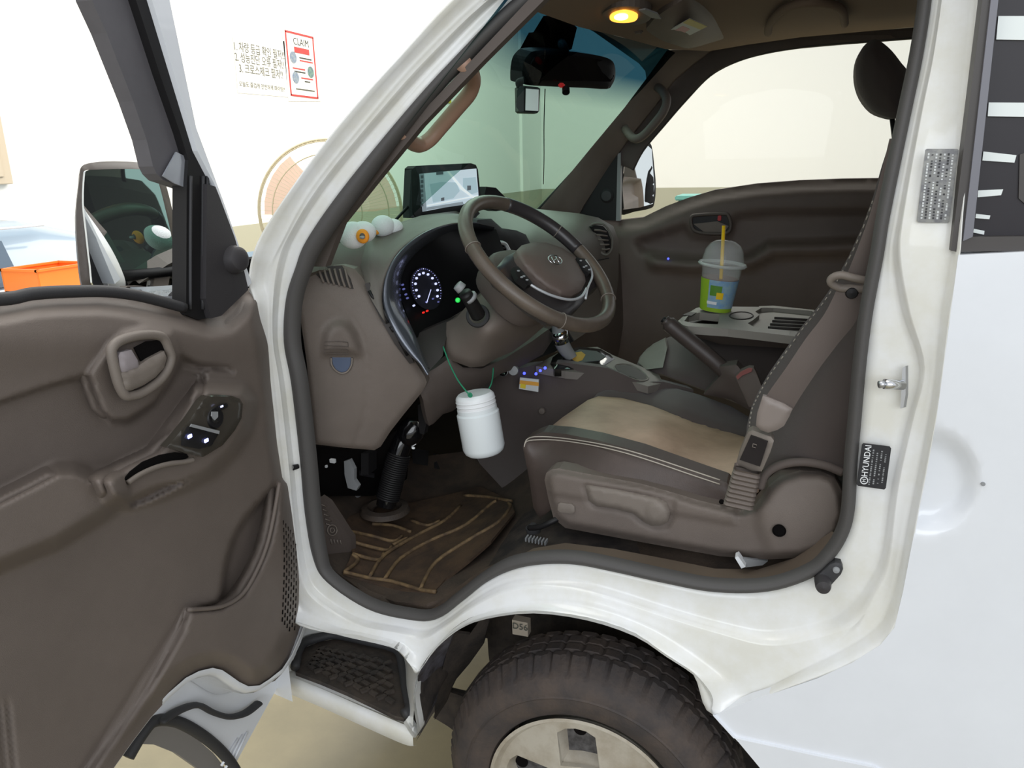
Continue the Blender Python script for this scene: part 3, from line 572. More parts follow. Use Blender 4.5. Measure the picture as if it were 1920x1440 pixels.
# ------------------------------------------------------------------ driver's door, swung open: inner face on the plane x = -0.93
XD = -.93
TR = [(-420,575),(-200,572),(0,570),(60,558),(110,554),(187,552),(240,558),(283,567),(350,583),(393,595),(415,592),(440,568),(463,543),(485,541),(498,545),(503,560),(508,600),(517,640),(525,690),(533,760),(540,830),(552,900),(562,960),(572,1030),(577,1090),(572,1150),(562,1195),(548,1235),(530,1262),(515,1277),(505,1280),(488,1291),(467,1293),(450,1285),(433,1273),(418,1264),(400,1260),(375,1266),(350,1279),(317,1308),(283,1345),(250,1388),(213,1440),(120,1570),(-60,1800),(-420,1800)]
INS = [(-300,845),(0,752),(80,725),(155,703),(167,705),(176,728),(190,768),(210,784),(240,783),(285,757),(312,722),(326,694),(340,690),(384,698),(386,720),(375,760),(345,810),(290,850),(220,880),(170,905),(140,892),(110,892),(60,918),(0,948),(-300,1080)]
SHELF = [(-300,1085),(0,950),(60,920),(110,894),(135,893),(170,908),(205,905),(215,925),(190,950),(100,1005),(0,1045),(-300,1190)]
PULLB = [(205,905),(240,880),(300,850),(385,735),(400,735),(450,738),(462,755),(455,800),(430,840),(390,880),(340,905),(290,925),(240,938),(215,930)]
GRAB = [(238,940),(260,925),(300,908),(345,900),(380,885),(372,893),(330,915),(280,940),(245,952)]
FRONTP = [(525,900),(512,970),(501,1020),(482,1067),(455,1113),(415,1137),(352,1143),(340,1180),(280,1290),(170,1440),(60,1600),(300,1500),(700,1300),(700,900)]
POCK = [(524,895),(492,930),(468,955),(446,985),(432,1015),(422,1048),(416,1080),(412,1110),(405,1128),(352,1143),(400,1144),(440,1128),(470,1085),(495,1035),(508,985)]
PODH = [(170,700),(205,650),(235,625),(275,615),(320,625),(335,665),(322,705),(290,750),(262,775),(235,792),(213,790),(196,772),(180,735)]
NOTCH = [(326,694),(340,665),(370,680),(430,688),(440,700),(395,696),(384,700)]
UPB = [(455,545),(470,600),(465,640),(466,760),(480,900),(520,900),(700,900),(700,500)]
def hd(u, v):
    h = -.05*(1-sm(0, 42, sd(TR, u, v)))*sm(1500, 1200, v)*(1 if v < 1350 else 1)
    h -= .022*sm(-2, 7, sd(INS, u, v))
    h += .055*sm(-34, 2, sd(SHELF, u, v))
    h += .050*sm(-26, 6, sd(PULLB, u, v))
    h -= .035*sm(-2, 8, sd(GRAB, u, v))
    h += .020*sm(-5, 10, sd(FRONTP, u, v))
    h -= .045*sm(-1, 9, sd(POCK, u, v))
    h += .014*sm(-9, 4, sd(PODH, u, v))
    h -= .024*sm(-3, 10, sd(NOTCH, u, v))
    h += .012*math.exp(-((v-640)/50)**2)
    l = (v-1143)-(u-350)*-1.55
    h -= .004*math.exp(-((l-0)/9)**2)*sm(1140, 1160, v)
    if u < 30 and v > 1300:
        for c in (6, 22): h -= .006*math.exp(-((u-c-(v-1400)*.1)/4)**2)*sm(1300, 1330, v)
    return h
door = sheet('driver_door', TR, ('x', XD), 'trim', truck, grid=6.5, thick=(-.02, 0, 0), h=hd, smooth='all', lines=(INS[1:8], FRONTP[:9]), label="grey-brown moulded inner panel of the open driver's door")
# outer skin, its inner flange and the weatherstrip
SK = [(484,560),(500,600),(520,700),(540,830),(560,960),(580,1060),(584,1110),(576,1165),(564,1205),(551,1233),(437,1440),(428,1426),(410,1404),(390,1387),(370,1374),(345,1360),(320,1352),(285,1348),(255,1380),(200,1460),(60,1660),(-100,1800),(-500,1800),(-500,560),(0,556),(200,552)]
sheet('door_skin', SK, ('x', XD-.10), 'paint', door, grid=20, thick=(-.006, 0, 0), smooth='all')
BE = [(576,1165),(562,1203),(548,1235),(530,1262),(505,1282),(488,1293),(467,1295),(450,1287),(433,1275),(418,1265),(400,1261),(375,1267),(350,1280),(317,1309),(283,1346),(250,1389),(213,1441),(120,1570),(-60,1800)]
e0 = [P(u, v, 'x', XD-.012) for u, v in BE]; e1 = [p+Vector((-.018, 0, -.012)) for p in e0]; e2 = [p+Vector((-.05, 0, -.014)) for p in e0]; e3 = [p+Vector((-.085, 0, -.03)) for p in e0]
loft('door_bottom_flange', [[p+Vector((0, 0, .01)) for p in e0], e0, e1, e2, e3], 'paint', door, smooth='all')
Wv = [(317,1362),(340,1352),(370,1349),(395,1359),(420,1367),(445,1362),(470,1348),(487,1334)]
tube('weatherstrip', [P(u, v-8, 'x', XD-.085) for u, v in ((300,1362),(335,1340),(370,1330),(400,1344),(430,1352),(460,1345),(485,1326))], .011, 'rubber', door, 10, flat=.5)
tube('arch_rubber', [P(u, v, 'x', XD-.098) for u, v in ((240,1420),(265,1378),(290,1352),(330,1353),(372,1374),(410,1404),(437,1436),(455,1470))], .011, 'rubber', door, 10)
pv = sheet('inner_arch', [(283,1350),(320,1360),(360,1378),(400,1412),(430,1450),(400,1470),(370,1440),(330,1412),(290,1396),(262,1395)], ('x', XD-.13), mat('arch_grey', (128, 124, 120), .6), door, grid=12, thick=(-.01, 0, 0))
for k, (a, b) in enumerate((((455,1378),(422,1442)), ((463,1373),(432,1438)), ((446,1385),(415,1436)))):
    tube('pressed_rib', [P(a[0], a[1], 'x', XD-.098), P(b[0], b[1], 'x', XD-.098)], .003, 'paint', door, 8, n=1)
# belt weatherstrip
tube('belt_strip', [P(u, v, 'x', XD-.03) for u, v in ((-420,566),(-200,564),(0,561),(60,551),(120,547),(190,546),(240,551),(283,560),(345,577)) ], .009, 'rubber', door, 8)
# window frame
sheet('glass_channel', [(150,-80),(172,0),(200,62),(250,190),(275,262),(287,312),(294,326),(306,338),(330,346),(349,353),(353,330),(352,290),(335,240),(300,140),(255,0),(232,-80)], ('x', XD-.045), mat('frame_grey', (92, 90, 94), .5, var=.1, vscale=20), door, grid=10, thick=(-.03, 0, 0))
sheet('channel_seal', [(225,-80),(255,0),(300,140),(338,250),(353,300),(350,345),(349,590),(372,600),(392,596),(405,585),(404,355),(388,318),(370,283),(330,150),(287,0),(262,-80)], ('x', XD-.03), 'black', door, grid=10, thick=(-.03, 0, 0))
for du in (-17, 6, 14): tube('seal_rib', [P(375+du, 330, 'x', XD-.028), P(374+du, 450, 'x', XD-.028), P(374+du, 580, 'x', XD-.028)], .003, 'rubber', door, 6)
sheet('frame_edge', [(262,-80),(285,0),(330,150),(370,283),(388,318),(402,345),(440,450),(463,540),(472,530),(420,380),(368,240),(318,0),(290,-80)], ('x', XD-.02), 'paint', door, grid=10, thick=(-.06, 0, 0))
sail = sheet('mirror_sail', [(388,345),(404,350),(412,370),(440,445),(456,500),(466,543),(440,568),(415,592),(396,597),(386,560),(387,450)], ('x', XD-.018), mat('sail_black', (54, 52, 54), .5, bump=.2, bscale=900), door, grid=10, thick=(-.03, 0, 0))
lathe('tweeter', [(0, .022), (.014, .022), (.021, .018), (.025, .008), (.026, 0)], P(437, 487, 'x', XD-.018), (1, -.1, .15), 'sail_black', sail, 28)
sheet('corner_foil', [(306,330),(331,285),(345,292),(352,305),(349,352),(330,345)], ('x', XD-.037), mat('foil', (176, 180, 188), .3, metal=.5), door, grid=10, thick=(-.003, 0, 0), label='clear shiny plastic corner at the foot of the window channel')
# inside handle
HB = [(209,664),(212,650),(225,639),(250,631),(270,628),(290,628),(306,634),(316,655),(320,672),(314,692),(300,712),(280,728),(262,738),(245,742),(235,741),(226,728),(218,705)]
hb = tube('handle_bezel', [P(u, v, 'x', XD+.034) for u, v in HB], .0075, 'trim_light', door, 10, closed=True)
sheet('handle_pocket', HB, ('x', XD+.030), 'trim_dark', hb, grid=10, thick=(-.01, 0, 0), smooth='all')
sheet('door_lever', [(229,700),(262,688),(285,672),(312,658),(317,672),(312,690),(296,708),(275,722),(250,733),(238,733)], ('x', XD+.044), 'trim_light', hb, grid=8, thick=(-.012, 0, 0), rnd=.005, smooth='all')
sheet('lock_tab', [(226,668),(229,661),(250,656),(262,676),(265,690),(248,697),(232,700),(228,690)], ('x', XD+.042), mat('lock_grey', (146, 138, 140), .5), hb, grid=8, thick=(-.012, 0, 0), rnd=.004, smooth='all')
sheet('dark_cavity', [(252,652),(275,640),(300,638),(312,656),(285,671),(266,680)], ('x', XD+.033), 'void', hb, grid=10, thick=(-.002, 0, 0))
# switch panel
sp_ = sheet('switch_panel', [(316,838),(330,822),(360,785),(382,752),(392,743),(405,740),(436,742),(452,748),(458,758),(455,785),(442,808),(420,835),(392,852),(383,857),(350,850)], ('x', XD+.062), mat('switch_gloss', (62, 58, 52), .22, coat=.4), door, grid=8, thick=(-.014, 0, 0), rnd=.003)
def sx(u, v, d=.066): return P(u, v, 'x', XD+d)
lathe('mirror_dial', [(0, .007), (.006, .007), (.010, .003), (.0165, .003), (.0185, 0)], sx(403, 783, .062), (1, 0, .1), 'black', sp_, 28)
sheet('dial_pointer', [(398,772),(409,772),(409,782),(403,788),(397,780)], ('x', XD+.071), 'grey', sp_, grid=10, thick=(-.002, 0, 0))
sheet('window_switch', [(346,820),(358,800),(386,806),(376,842),(345,836)], ('x', XD+.068), 'black', sp_, grid=8, thick=(-.006, 0, 0), rnd=.002)
sheet('window_switch', [(366,826),(386,805),(413,811),(398,836),(376,842)], ('x', XD+.068), 'black', sp_, grid=8, thick=(-.006, 0, 0), rnd=.002)
sheet('switch_recess', [(357,800),(360,795),(412,808),(411,814)], ('x', XD+.070), 'grey', sp_, grid=8, thick=(-.002, 0, 0))
mat('white_led', (220, 225, 255), .4, emit=(190, 195, 255), estr=1.3)
for u, v in ((356,818),(387,826)): box('switch_mark', sx(u, v, .07), (.002, .010, .006), 'white_led', sp_, .001)
box('lock_switch', sx(416, 763, .066), (.008, .024, .008), 'black', sp_, .002); box('switch_mark', sx(416, 762, .071), (.001, .006, .003), 'white_led', sp_, 0)
sheet('pull_slot', [(232,900),(245,884),(268,866),(300,853),(330,848),(350,851),(354,857),(345,863),(320,866),(290,874),(262,888),(244,903)], ('x', XD+.054), 'void', door, grid=10, thick=(-.002, 0, 0))
tube('pull_lip', [P(u, v, 'x', XD+.058) for u, v in ((240,905),(262,890),(290,877),(320,869),(345,866),(362,862))], .004, 'trim_light', door, 8)
# pocket shadow gap and speaker slots
for r_ in range(14):
    bm = bmesh.new() if r_ == 0 else bm
    for c_ in range(6):
        u = 531+c_*4.5+2*sin(r_*.3); v = 975+r_*14+c_*6
        if v > 1178: continue
        dd_ = XD+hd(u, v)+.0002; p = P(u, v, 'x', dd_); q = P(u-1, v+9, 'x', dd_)
        m_ = (p+q)/2; rr = bmesh.ops.create_cube(bm, size=1); bmesh.ops.scale(bm, vec=(.003, .0016, (p-q).length*.9), verts=rr['verts']); bmesh.ops.rotate(bm, matrix=Matrix.Rotation(-.25, 3, 'X'), verts=rr['verts']); bmesh.ops.translate(bm, vec=m_, verts=rr['verts'])
me = bpy.data.meshes.new('speaker_slots'); bm.to_mesh(me); bm.free(); o = link('speaker_slots', me, 'void', door, 35); o['kind'] = 'stuff'
tube('pocket_lip', [P(u, v, 'x', XD+.018) for u, v in ((524,905),(513,968),(501,1020),(483,1066),(455,1113),(415,1137),(352,1143))], .004, 'trim', door, 8)
lathe('door_bumper', [(0, .012), (.005, .012), (.006, 0)], P(549, 877, 'x', XD-.01), (.4, .7, 0), 'black', door, 12)
# door mirror
XM = -1.16
HM = [(150,330),(152,312),(165,304),(200,300),(250,301),(285,306),(300,318),(312,340),(325,390),(336,450),(344,520),(346,555),(340,572),(325,577),(280,570),(215,556),(165,548),(155,540),(147,480),(143,400)]
dm = sheet('door_mirror', cr(HM, 3, True), [(150,330,'x',XM),(300,310,'x',XM+.0),(346,560,'x',XM+.01),(155,540,'x',XM)], mat('mirror_shell', (70, 62, 56), .4, bump=.2, bscale=800), door, grid=10, thick=(-.075, .062, -.01), rnd=.02, smooth='all', label='dark mirror shell outside the open door')
MG = [(159,330),(163,320),(180,318),(225,317),(270,318),(288,324),(298,345),(312,400),(325,460),(336,520),(341,548),(336,562),(322,570),(280,563),(220,549),(178,540),(170,500),(162,430),(157,380)]
sheet('mirror_glass', cr(MG, 3, True), [(159,330,'x',XM+.012),(288,324,'x',XM+.012),(341,548,'x',XM+.018),(178,540,'x',XM+.012)], 'mirror', dm, grid=14, thick=(-.004, 0, 0))
tube('mirror_arm_or_glare', [P(330, 560, 'x', -1.10), P(352, 566, 'x', -1.05), P(372, 572, 'x', -1.0)], .016, 'sail_black', dm, 10)  # actual arm of the door mirror
a, b = P(243, 549, 'x', XM+.022), P(325, 543, 'x', XM+.022)
a = P(245, 553, 'x', XM+.02); b = P(328, 545, 'x', XM+.024)
text('etched_warning', 'objects in mirror are closer', (a+b)/2, (b-a)*-1, (0, .0, 1), .012, mat('etched', (210, 214, 214), .4), dm)
# ------------------------------------------------------------------ dashboard
dash = sheet('dashboard', [(560,520),(575,498),(588,478),(612,462),(650,452),(700,440),(740,420),(790,404),(850,396),(905,392),(960,388),(1010,392),(1085,400),(1122,408),(1150,424),(1160,450),(1160,520),(1152,580),(1120,610),(1060,650),(1030,640),(960,560),(900,470),(860,430),(800,432),(740,470),(716,520),(705,535),(690,528),(660,515),(640,508),(600,506)],
   [(575,498,'y',1.33),(612,462,'y',1.42),(740,420,'x',-.90),(905,392,'x',-.93),(1010,392,'x',-.86),(1085,400,'y',2.62),(1150,424,'y',2.72),(1150,580,'y',2.70),(1060,650,'y',2.2),(1000,420,'y',2.35),(1010,450,'y',2.25),(960,560,'y',2.05),(860,430,'y',1.80),(716,520,'y',1.50),(640,560,'y',1.36),(740,470,'y',1.55),(660,490,'y',1.45)],
   'dash_top', truck, grid=12, thick=(-.03, 0, -.02), smooth='all', label='grey-green worn dashboard with grey-brown lower trim')
# hood over the instruments
def arc(L): return cr(L, 4)
HO = [(640,492),(660,468),(690,446),(707,437),(740,424),(773,412),(800,407),(823,404),(850,403),(872,407),(884,415)]
HI = [(724,606),(718,575),(717,550),(725,512),(748,472),(790,439),(820,427),(840,421),(860,418),(874,417),(884,417)]
HM_ = [(688,545),(690,520),(698,495),(712,476),(735,452),(772,430),(805,418),(830,413),(854,411),(872,412),(884,416)]
def ln(L, ys): return [P(u, v, 'y', y) for (u, v), y in zip(L, ys)]
a = ln(HO, (1.50,1.53,1.56,1.6,1.66,1.72,1.75,1.78,1.80,1.84,1.88)); b = ln(HM_, (1.42,1.43,1.45,1.49,1.54,1.60,1.65,1.69,1.73,1.78,1.80)); c = ln(HI, (1.41,1.42,1.43,1.45,1.49,1.56,1.61,1.65,1.69,1.74,1.78))
def smr(rows, n=4): return [cr([tuple(p) for p in r], n) for r in rows]
R3 = smr([a, b, c]); mid = []
prof = [R3[0]]
for t in (.25, .5, .75): prof.append([tuple(np.array(p)*(1-t)+np.array(q)*t+np.array([0, -.0, .006])) for p, q in zip(R3[0], R3[1])])
prof.append(R3[1])
for t in (.3, .65, .9): prof.append([tuple(np.array(p)*(1-t)+np.array(q)*t+np.array([.002, -.006, 0])) for p, q in zip(R3[1], R3[2])])
prof.append(R3[2]); prof.append([tuple(np.array(p)+np.array([-.01, .012, -.004])) for p in R3[2]])
hood = loft('instrument_hood', [[Vector(p) for p in r] for r in prof], 'dash_top', dash, smooth='all')
# cluster bezel: wide silver-black C-shaped frame
BO = [(800,704),(786,682),(770,668),(748,640),(728,600),(717,560),(724,512),(748,472),(790,438),(835,421),(885,416),(925,425)]
BI = [(806,690),(797,672),(788,650),(776,622),(762,592),(752,560),(754,515),(776,478),(812,450),(846,434),(886,428),(925,432)]
bo = ln(BO, (1.42,1.42,1.42,1.42,1.42,1.43,1.45,1.49,1.56,1.65,1.77,1.86)); bi = ln(BI, (1.46,1.46,1.46,1.47,1.49,1.52,1.55,1.58,1.64,1.72,1.82,1.9))
R2_ = smr([bo, bi], 4)
rw = []
for t, k in ((0, -.012), (.0, 0), (.12, .012), (.4, .016), (.7, .012), (1, 0), (1.05, -.03)): rw.append([Vector(p).lerp(Vector(q), t)+Vector((k*.6, -k, k*.2)) for p, q in zip(*R2_)])
bz = loft('cluster_bezel', rw, mat('bezel', (88, 92, 100), .22, metal=.5, coat=.3), dash, smooth='all', label='satin grey frame sweeping round the instruments')
fo = sheet('instrument_face', [(752,560),(748,515),(772,474),(812,446),(850,430),(890,424),(930,430),(945,470),(935,520),(900,560),(870,590),(830,605),(800,622),(780,634),(770,610)],
   [(752,560,'y',1.56),(772,474,'y',1.60),(812,446,'y',1.66),(890,424,'y',1.84),(930,480,'y',1.86),(870,590,'y',1.72),(780,634,'y',1.54)], mat('cluster_black', (9, 9, 12), .45, spec=.3), dash, grid=12, thick=(-.01, .01, 0), smooth='all')
TF = TPS([(752,560,'y',1.553),(772,474,'y',1.59),(812,446,'y',1.65),(890,424,'y',1.83),(930,480,'y',1.85),(870,590,'y',1.71),(780,634,'y',1.53)])
def FP(u, v, k=1): return Vector(_C+ray(u, v)*TF(u, v)*k)
mat('gauge_white', (200, 205, 235), .5, emit=(190, 195, 240), estr=.9); mat('gauge_dim', (90, 90, 130), .5, emit=(90, 95, 160), estr=.6); mat('gauge_red', (200, 40, 30), .5, emit=(220, 40, 30), estr=.8)
gx = sheet('tachometer', [(800+29*cos(a*pi/12)+6*sin(a*pi/12), 541+40*sin(a*pi/12)) for a in range(24)], lambda u, v: TF(u, v)*.998, mat('dial_black', (20, 20, 30), .5), fo, grid=10, thick=(-.002, 0, 0))
for k in range(11):
    a = radians(150+k*24); u = 800+20*cos(a)*1.0+6*sin(a); v = 541+29*sin(a)
    box('dial_number', FP(u, v, .995), (.005, .006, .005), 'gauge_white', gx, .001)
for k in range(31):
    a = radians(150+k*8); u = 800+26*cos(a)+6*sin(a); v = 541+37*sin(a)
    box('dial_tick', FP(u, v, .995), (.0015, .002, .002), 'gauge_white' if k % 3 == 0 else 'gauge_dim', gx, 0)
tube('needle', [FP(808, 543, .993), FP(800, 568, .993)], .001, 'gauge_white', gx, 6, n=1)
for u, v, sx_ in ((800,566,.01), (812,560,.006), (822,566,.005)): box('dial_mark', FP(u, v, .995), (.003, sx_, .003), 'gauge_dim', gx, 0)
for u, v, m_ in ((755,534,'gauge_dim'), (757,542,'gauge_dim'), (761,552,'gauge_dim'), (764,559,'gauge_dim'), (776,573,'gauge_white'), (794,586,'gauge_red'), (801,583,'gauge_red')): box('telltale', FP(u, v, .995), (.004, .009, .004), m_, fo, .001)
lathe('green_telltale', [(0, -.002), (.004, -.002), (.006, .003)], P(858, 563, 'y', 1.62), (-.3, 1, -.1), mat('green_led', (40, 220, 90), .4, emit=(30, 220, 80), estr=.6), fo, 16)
# dark panel between cluster and column
sheet('cluster_lower', [(778,628),(800,618),(835,603),(872,588),(905,545),(930,500),(945,520),(910,580),(880,600),(850,610),(835,640),(830,668),(800,700),(792,680),(784,650)], [(778,628,'y',1.55),(872,588,'y',1.68),(930,500,'y',1.8),(910,580,'y',1.72),(835,640,'y',1.56),(800,700,'y',1.50)], mat('deep_plastic', (46, 41, 39), .6), dash, grid=10, thick=(-.01, .01, 0), smooth='all')
# end panel facing the door
EO = [(553,560),(556,520),(566,506),(600,498),(640,498),(662,505),(676,520),(705,568),(742,632),(776,678),(795,708),(799,720),(792,735),(778,752),(755,780),(730,812),(712,840),(700,847),(640,842),(588,836),(580,760),(572,680),(562,610)]
POD = [(603,668),(602,645),(606,622),(618,606),(635,600),(652,604),(666,620),(676,645),(680,668)]
INN = [(572,562),(600,560),(632,570),(656,592),(675,625),(686,665),(690,710),(687,760),(678,800),(664,838)]
def he(u, v):
    d = min(hypot(u-x, v-y) for x, y in INNS)
    q = sd(POD, u, v)
    return -.003*math.exp(-(d/4)**2) + .022*sm(-6, 16, q) + .004*sm(-20, 60, sd(EO, u, v))
INNS = cr(INN, 6)
ep = sheet('end_panel', EO, [(553,560,'y',1.31),(566,506,'y',1.34),(640,498,'y',1.40),(676,520,'y',1.42),(742,632,'y',1.43),(799,720,'y',1.47),(700,847,'y',1.42),(588,836,'y',1.33),(650,660,'y',1.385)], 'trim', dash, grid=6.5, thick=(-.01, .035, 0), h=he, smooth='all', rnd=.01, label='grey-brown end panel of the dashboard facing the door')
TE = TPS([(553,560,'y',1.31),(566,506,'y',1.34),(640,498,'y',1.40),(676,520,'y',1.42),(742,632,'y',1.43),(799,720,'y',1.47),(700,847,'y',1.42),(588,836,'y',1.33),(650,660,'y',1.385)])
def TEo(k): return lambda u, v: TE(u, v)-k
def EP(u, v, k): return Vector(_C+ray(u, v)*(TE(u, v)-k))
sheet('cup_holder_lens', [(622,670),(658,670),(657,685),(650,696),(640,698),(630,693),(624,683)], TEo(.006), mat('lens_blue', (70, 84, 110), .15, coat=.5), ep, grid=8, thick=(0, .003, 0))
tube('lens_rim', [EP(u, v, .008) for u, v in ((621,671),(622,684),(630,695),(641,700),(652,696),(659,684),(660,671))], .0022, 'trim_light', ep, 6)
for v in (640, 654): tube('embossed_line', [EP(608, v+1, .026), EP(635, v, .030), EP(652, v+2, .028), EP(653, v+10, .028), EP(635, v+9, .03), EP(608, v+8, .026)], .0008, 'trim_dark', ep, 6, n=1)
# demister slots at the top of the end panel
sheet('vent_base', [(590,512),(600,500),(640,498),(656,522),(662,542),(640,536),(606,528)], TEo(.004), 'deep_plastic', ep, grid=10, thick=(0, .002, 0))
for k in range(6):
    u = 597+k*10; tube('vent_fin', [EP(u, 503+k*.3, .008), EP(u+5, 518+k*1.5, .01), EP(u+10, 530+k*2, .008)], .0028, 'trim', ep, 6)
# long side strip with switches
sheet('switch_strip', [(684,532),(692,530),(712,568),(742,620),(768,662),(776,680),(768,682),(740,645),(712,595),(692,555)], TEo(.006), 'deep_plastic', ep, grid=8, thick=(0, .003, 0))
for (u, v), (u2, v2) in (((692,545),(704,566)), ((718,590),(727,606)), ((732,612),(738,622)), ((750,640),(764,666))): tube('slot', [EP(u, v, .009), EP(u2, v2, .009)], .0035, 'black', ep, 8, n=1)
lathe('dial', [(0, .006), (.006, .005), (.007, 0)], EP(712, 577, .008), (.2, -1, .1), 'black', ep, 14)
# end panel lower edge: black sheet standing in for the shade below it
sheet('dash_end_shade', [(588,836),(650,842),(700,846),(735,812),(770,790),(760,900),(700,930),(600,930)], [(588,836,'y',1.45),(700,846,'y',1.55),(770,790,'y',1.62),(700,930,'y',1.66),(600,930,'y',1.45)], 'void', dash, grid=20, thick=(0, .01, 0))
# knee panel under the column
sheet('knee_panel', [(795,704),(820,690),(845,672),(870,690),(905,692),(950,672),(1000,640),(1030,618),(1042,632),(1020,665),(975,690),(940,702),(915,720),(880,750),(850,772),(832,778),(815,795),(806,800),(800,780),(795,752),(788,735),(800,722)],
   [(795,704,'y',1.50),(845,672,'y',1.56),(905,692,'y',1.64),(1030,618,'y',1.95),(1020,665,'y',1.95),(915,720,'y',1.68),(850,772,'y',1.60),(806,800,'y',1.56),(795,752,'y',1.50)], 'trim_dark', dash, grid=9, thick=(-.02, .02, 0), smooth='all', rnd=.006)
lathe('hazard_knob', [(0, -.02), (.012, -.018), (.014, 0)], P(963, 694, 'y', 1.80), (-.3, 1, -.2), 'grey', dash, 18)
lathe('power_socket', [(.006, .004), (.012, -.004), (.014, -.004), (.015, .004)], P(943, 696, 'y', 1.78), (-.3, 1, -.2), 'black_gloss', dash, 18)
sheet('dark_gap', [(1000,640),(1040,610),(1060,615),(1075,640),(1040,660),(960,690),(935,700),(975,668)], [(1000,640,'y',2.02),(1060,615,'y',2.1),(1040,660,'y',2.06),(935,700,'y',1.9)], 'black', dash, grid=20, thick=(0, .01, 0))
# centre vents and the top pod
cv = sheet('centre_vent_frame', [(903,462),(912,452),(940,450),(950,456),(958,470),(964,500),(960,560),(905,640),(880,560),(885,500)], [(903,462,'y',1.93),(950,456,'y',2.03),(964,500,'y',2.03),(905,640,'y',1.96)], 'black', dash, grid=12, thick=(-.02, .02, 0), smooth='all', rnd=.004)
def CVd(k):
    t = TPS([(903,462,'y',1.93),(950,456,'y',2.03),(964,500,'y',2.03),(905,640,'y',1.96)]); return lambda u, v: t(u, v)-k
tube('silver_surround', [Vector(_C+ray(u, v)*CVd(.006)(u, v)) for u, v in ((912,458),(935,455),(946,457),(951,464),(957,478),(953,486))], .006, mat('silver_trim', (205, 208, 212), .3, metal=.4), cv, 8)
tube('silver_surround', [Vector(_C+ray(u, v)*CVd(.006)(u, v)) for u, v in ((897,512),(905,522),(915,518))], .006, 'silver_trim', cv, 8)
for k in range(4): tube('vent_fin', [Vector(_C+ray(u, v)*CVd(.006)(u, v)) for u, v in ((918,466+k*9),(935,464+k*9),(948,466+k*9))], .003, 'rubber', cv, 6, n=1)
box('blue_display', P(909, 529, 'y', 1.94), (.02, .02, .01), 'gauge_dim', cv, .001)
sheet('top_pod', [(892,430),(900,412),(925,410),(945,428),(972,432),(990,440),(1000,460),(995,480),(965,478),(958,466),(945,455),(915,455),(900,460)], [(892,430,'y',1.9),(925,410,'y',1.98),(1000,460,'y',2.14),(958,470,'y',2.05),(900,460,'y',1.92)], 'rubber', dash, grid=10, thick=(-.06, .02, 0), smooth='all', rnd=.008)
# round-ended passenger vent
vent = sheet('passenger_vent', [(1110,425),(1118,422),(1131,424),(1140,434),(1146,450),(1145,466),(1137,474),(1127,470),(1120,455),(1113,440)], [(1110,425,'y',2.55),(1131,424,'y',2.60),(1146,460,'y',2.62),(1127,470,'y',2.58)], 'black', dash, grid=8, thick=(-.02, .01, 0))
for k in range(5): tube('vent_fin', [P(1114+k*3.5, 431+k*9, 'y', 2.56), P(1125+k*3, 432+k*9, 'y', 2.57), P(1137+k*1.5, 435+k*8, 'y', 2.585)], .0035, 'trim', vent, 6, n=1)
tube('vent_rim', [P(u, v, 'y', 2.565) for u, v in ((1108,424),(1118,419),(1132,421),(1142,432),(1149,450),(1147,468),(1138,478),(1126,473),(1118,457),(1111,441))], .004, 'dash_top', vent, 8, closed=True)
tube('glovebox_seam', [P(u, v, 'y', 2.55-(1140-u)*.0006) for u, v in ((1105,492),(1120,488),(1142,484))], .002, 'black', dash, 6, n=1)
sheet('dash_lower', [(1040,560),(1150,470),(1168,480),(1170,600),(1150,720),(1060,720),(960,720),(940,680),(1000,600)], [(1040,560,'y',2.25),(1150,470,'y',2.74),(1150,700,'y',2.72),(1010,660,'y',2.2)], 'trim_dark', dash, grid=20, thick=(-.02, .02, 0), smooth='all')
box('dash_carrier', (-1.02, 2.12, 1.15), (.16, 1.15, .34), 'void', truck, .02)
# ------------------------------------------------------------------ steering column and wheel
SC_ = P(1012, 490, 'y', 1.591); th, ph_ = .7245, -.238
n_ = Vector((sin(th)*cos(ph_), sin(th)*sin(ph_), cos(th)))
up_ = (Vector((0, 0, 1))-n_*n_.z).normalized(); rt_ = up_.cross(n_); rt_ = rt_ if rt_.y > 0 else -rt_
def W(r, a, d=0): return SC_+(rt_*cos(a)+up_*sin(a))*r+n_*d          # point in the wheel's own frame
def ring(d, a, b, off=(0, 0), n=28, p=2.6):
    o = []
    for k in range(n):
        t = 2*pi*k/n; c_, s_ = cos(t), sin(t); o.append(SC_+n_*d+rt_*(off[0]+a*math.copysign(abs(c_)**(2/p), c_))+up_*(off[1]+b*math.copysign(abs(s_)**(2/p), s_)))
    return o
col_ = loft('column_shroud', [ring(-.045, .03, .03), ring(-.045, .080, .080), ring(-.055, .088, .088), ring(-.10, .09, .09), ring(-.115, .085, .085)], 'trim_dark', truck, closed=True, smooth='all')
sh = [(852,600),(872,578),(900,556),(925,548),(960,575),(1000,592),(1030,600),(1015,618),(990,640),(960,662),(930,675),(905,690),(880,692),(858,684),(838,676),(829,655),(828,625),(835,607)]
cc = sheet('column_cover', sh, [(852,600,'y',1.60),(925,548,'y',1.60),(1030,600,'y',1.76),(960,662,'y',1.66),(905,690,'y',1.58),(838,676,'y',1.55),(828,625,'y',1.58),(910,620,'y',1.50),(960,610,'y',1.56)], 'trim', truck, grid=9, thick=(-.03, .12, 0), smooth='all', rnd=.015)
stk_ = tube('indicator_stalk', [P(896, 590, 'y', 1.50), P(884, 568, 'y', 1.47), P(872, 550, 'y', 1.45)], lambda t: .0165-.003*t, 'black', truck, 14)
lathe('stalk_boot', [(.026, .0), (.024, -.008), (.018, -.012)], P(896, 592, 'y', 1.51), (-.3, 1, -.3), 'rubber', stk_, 24)
tube('stalk_tip', [P(866, 542, 'y', 1.445), P(857, 534, 'y', 1.44)], lambda t: .0125-.002*t, 'grey', stk_, 16, n=3)
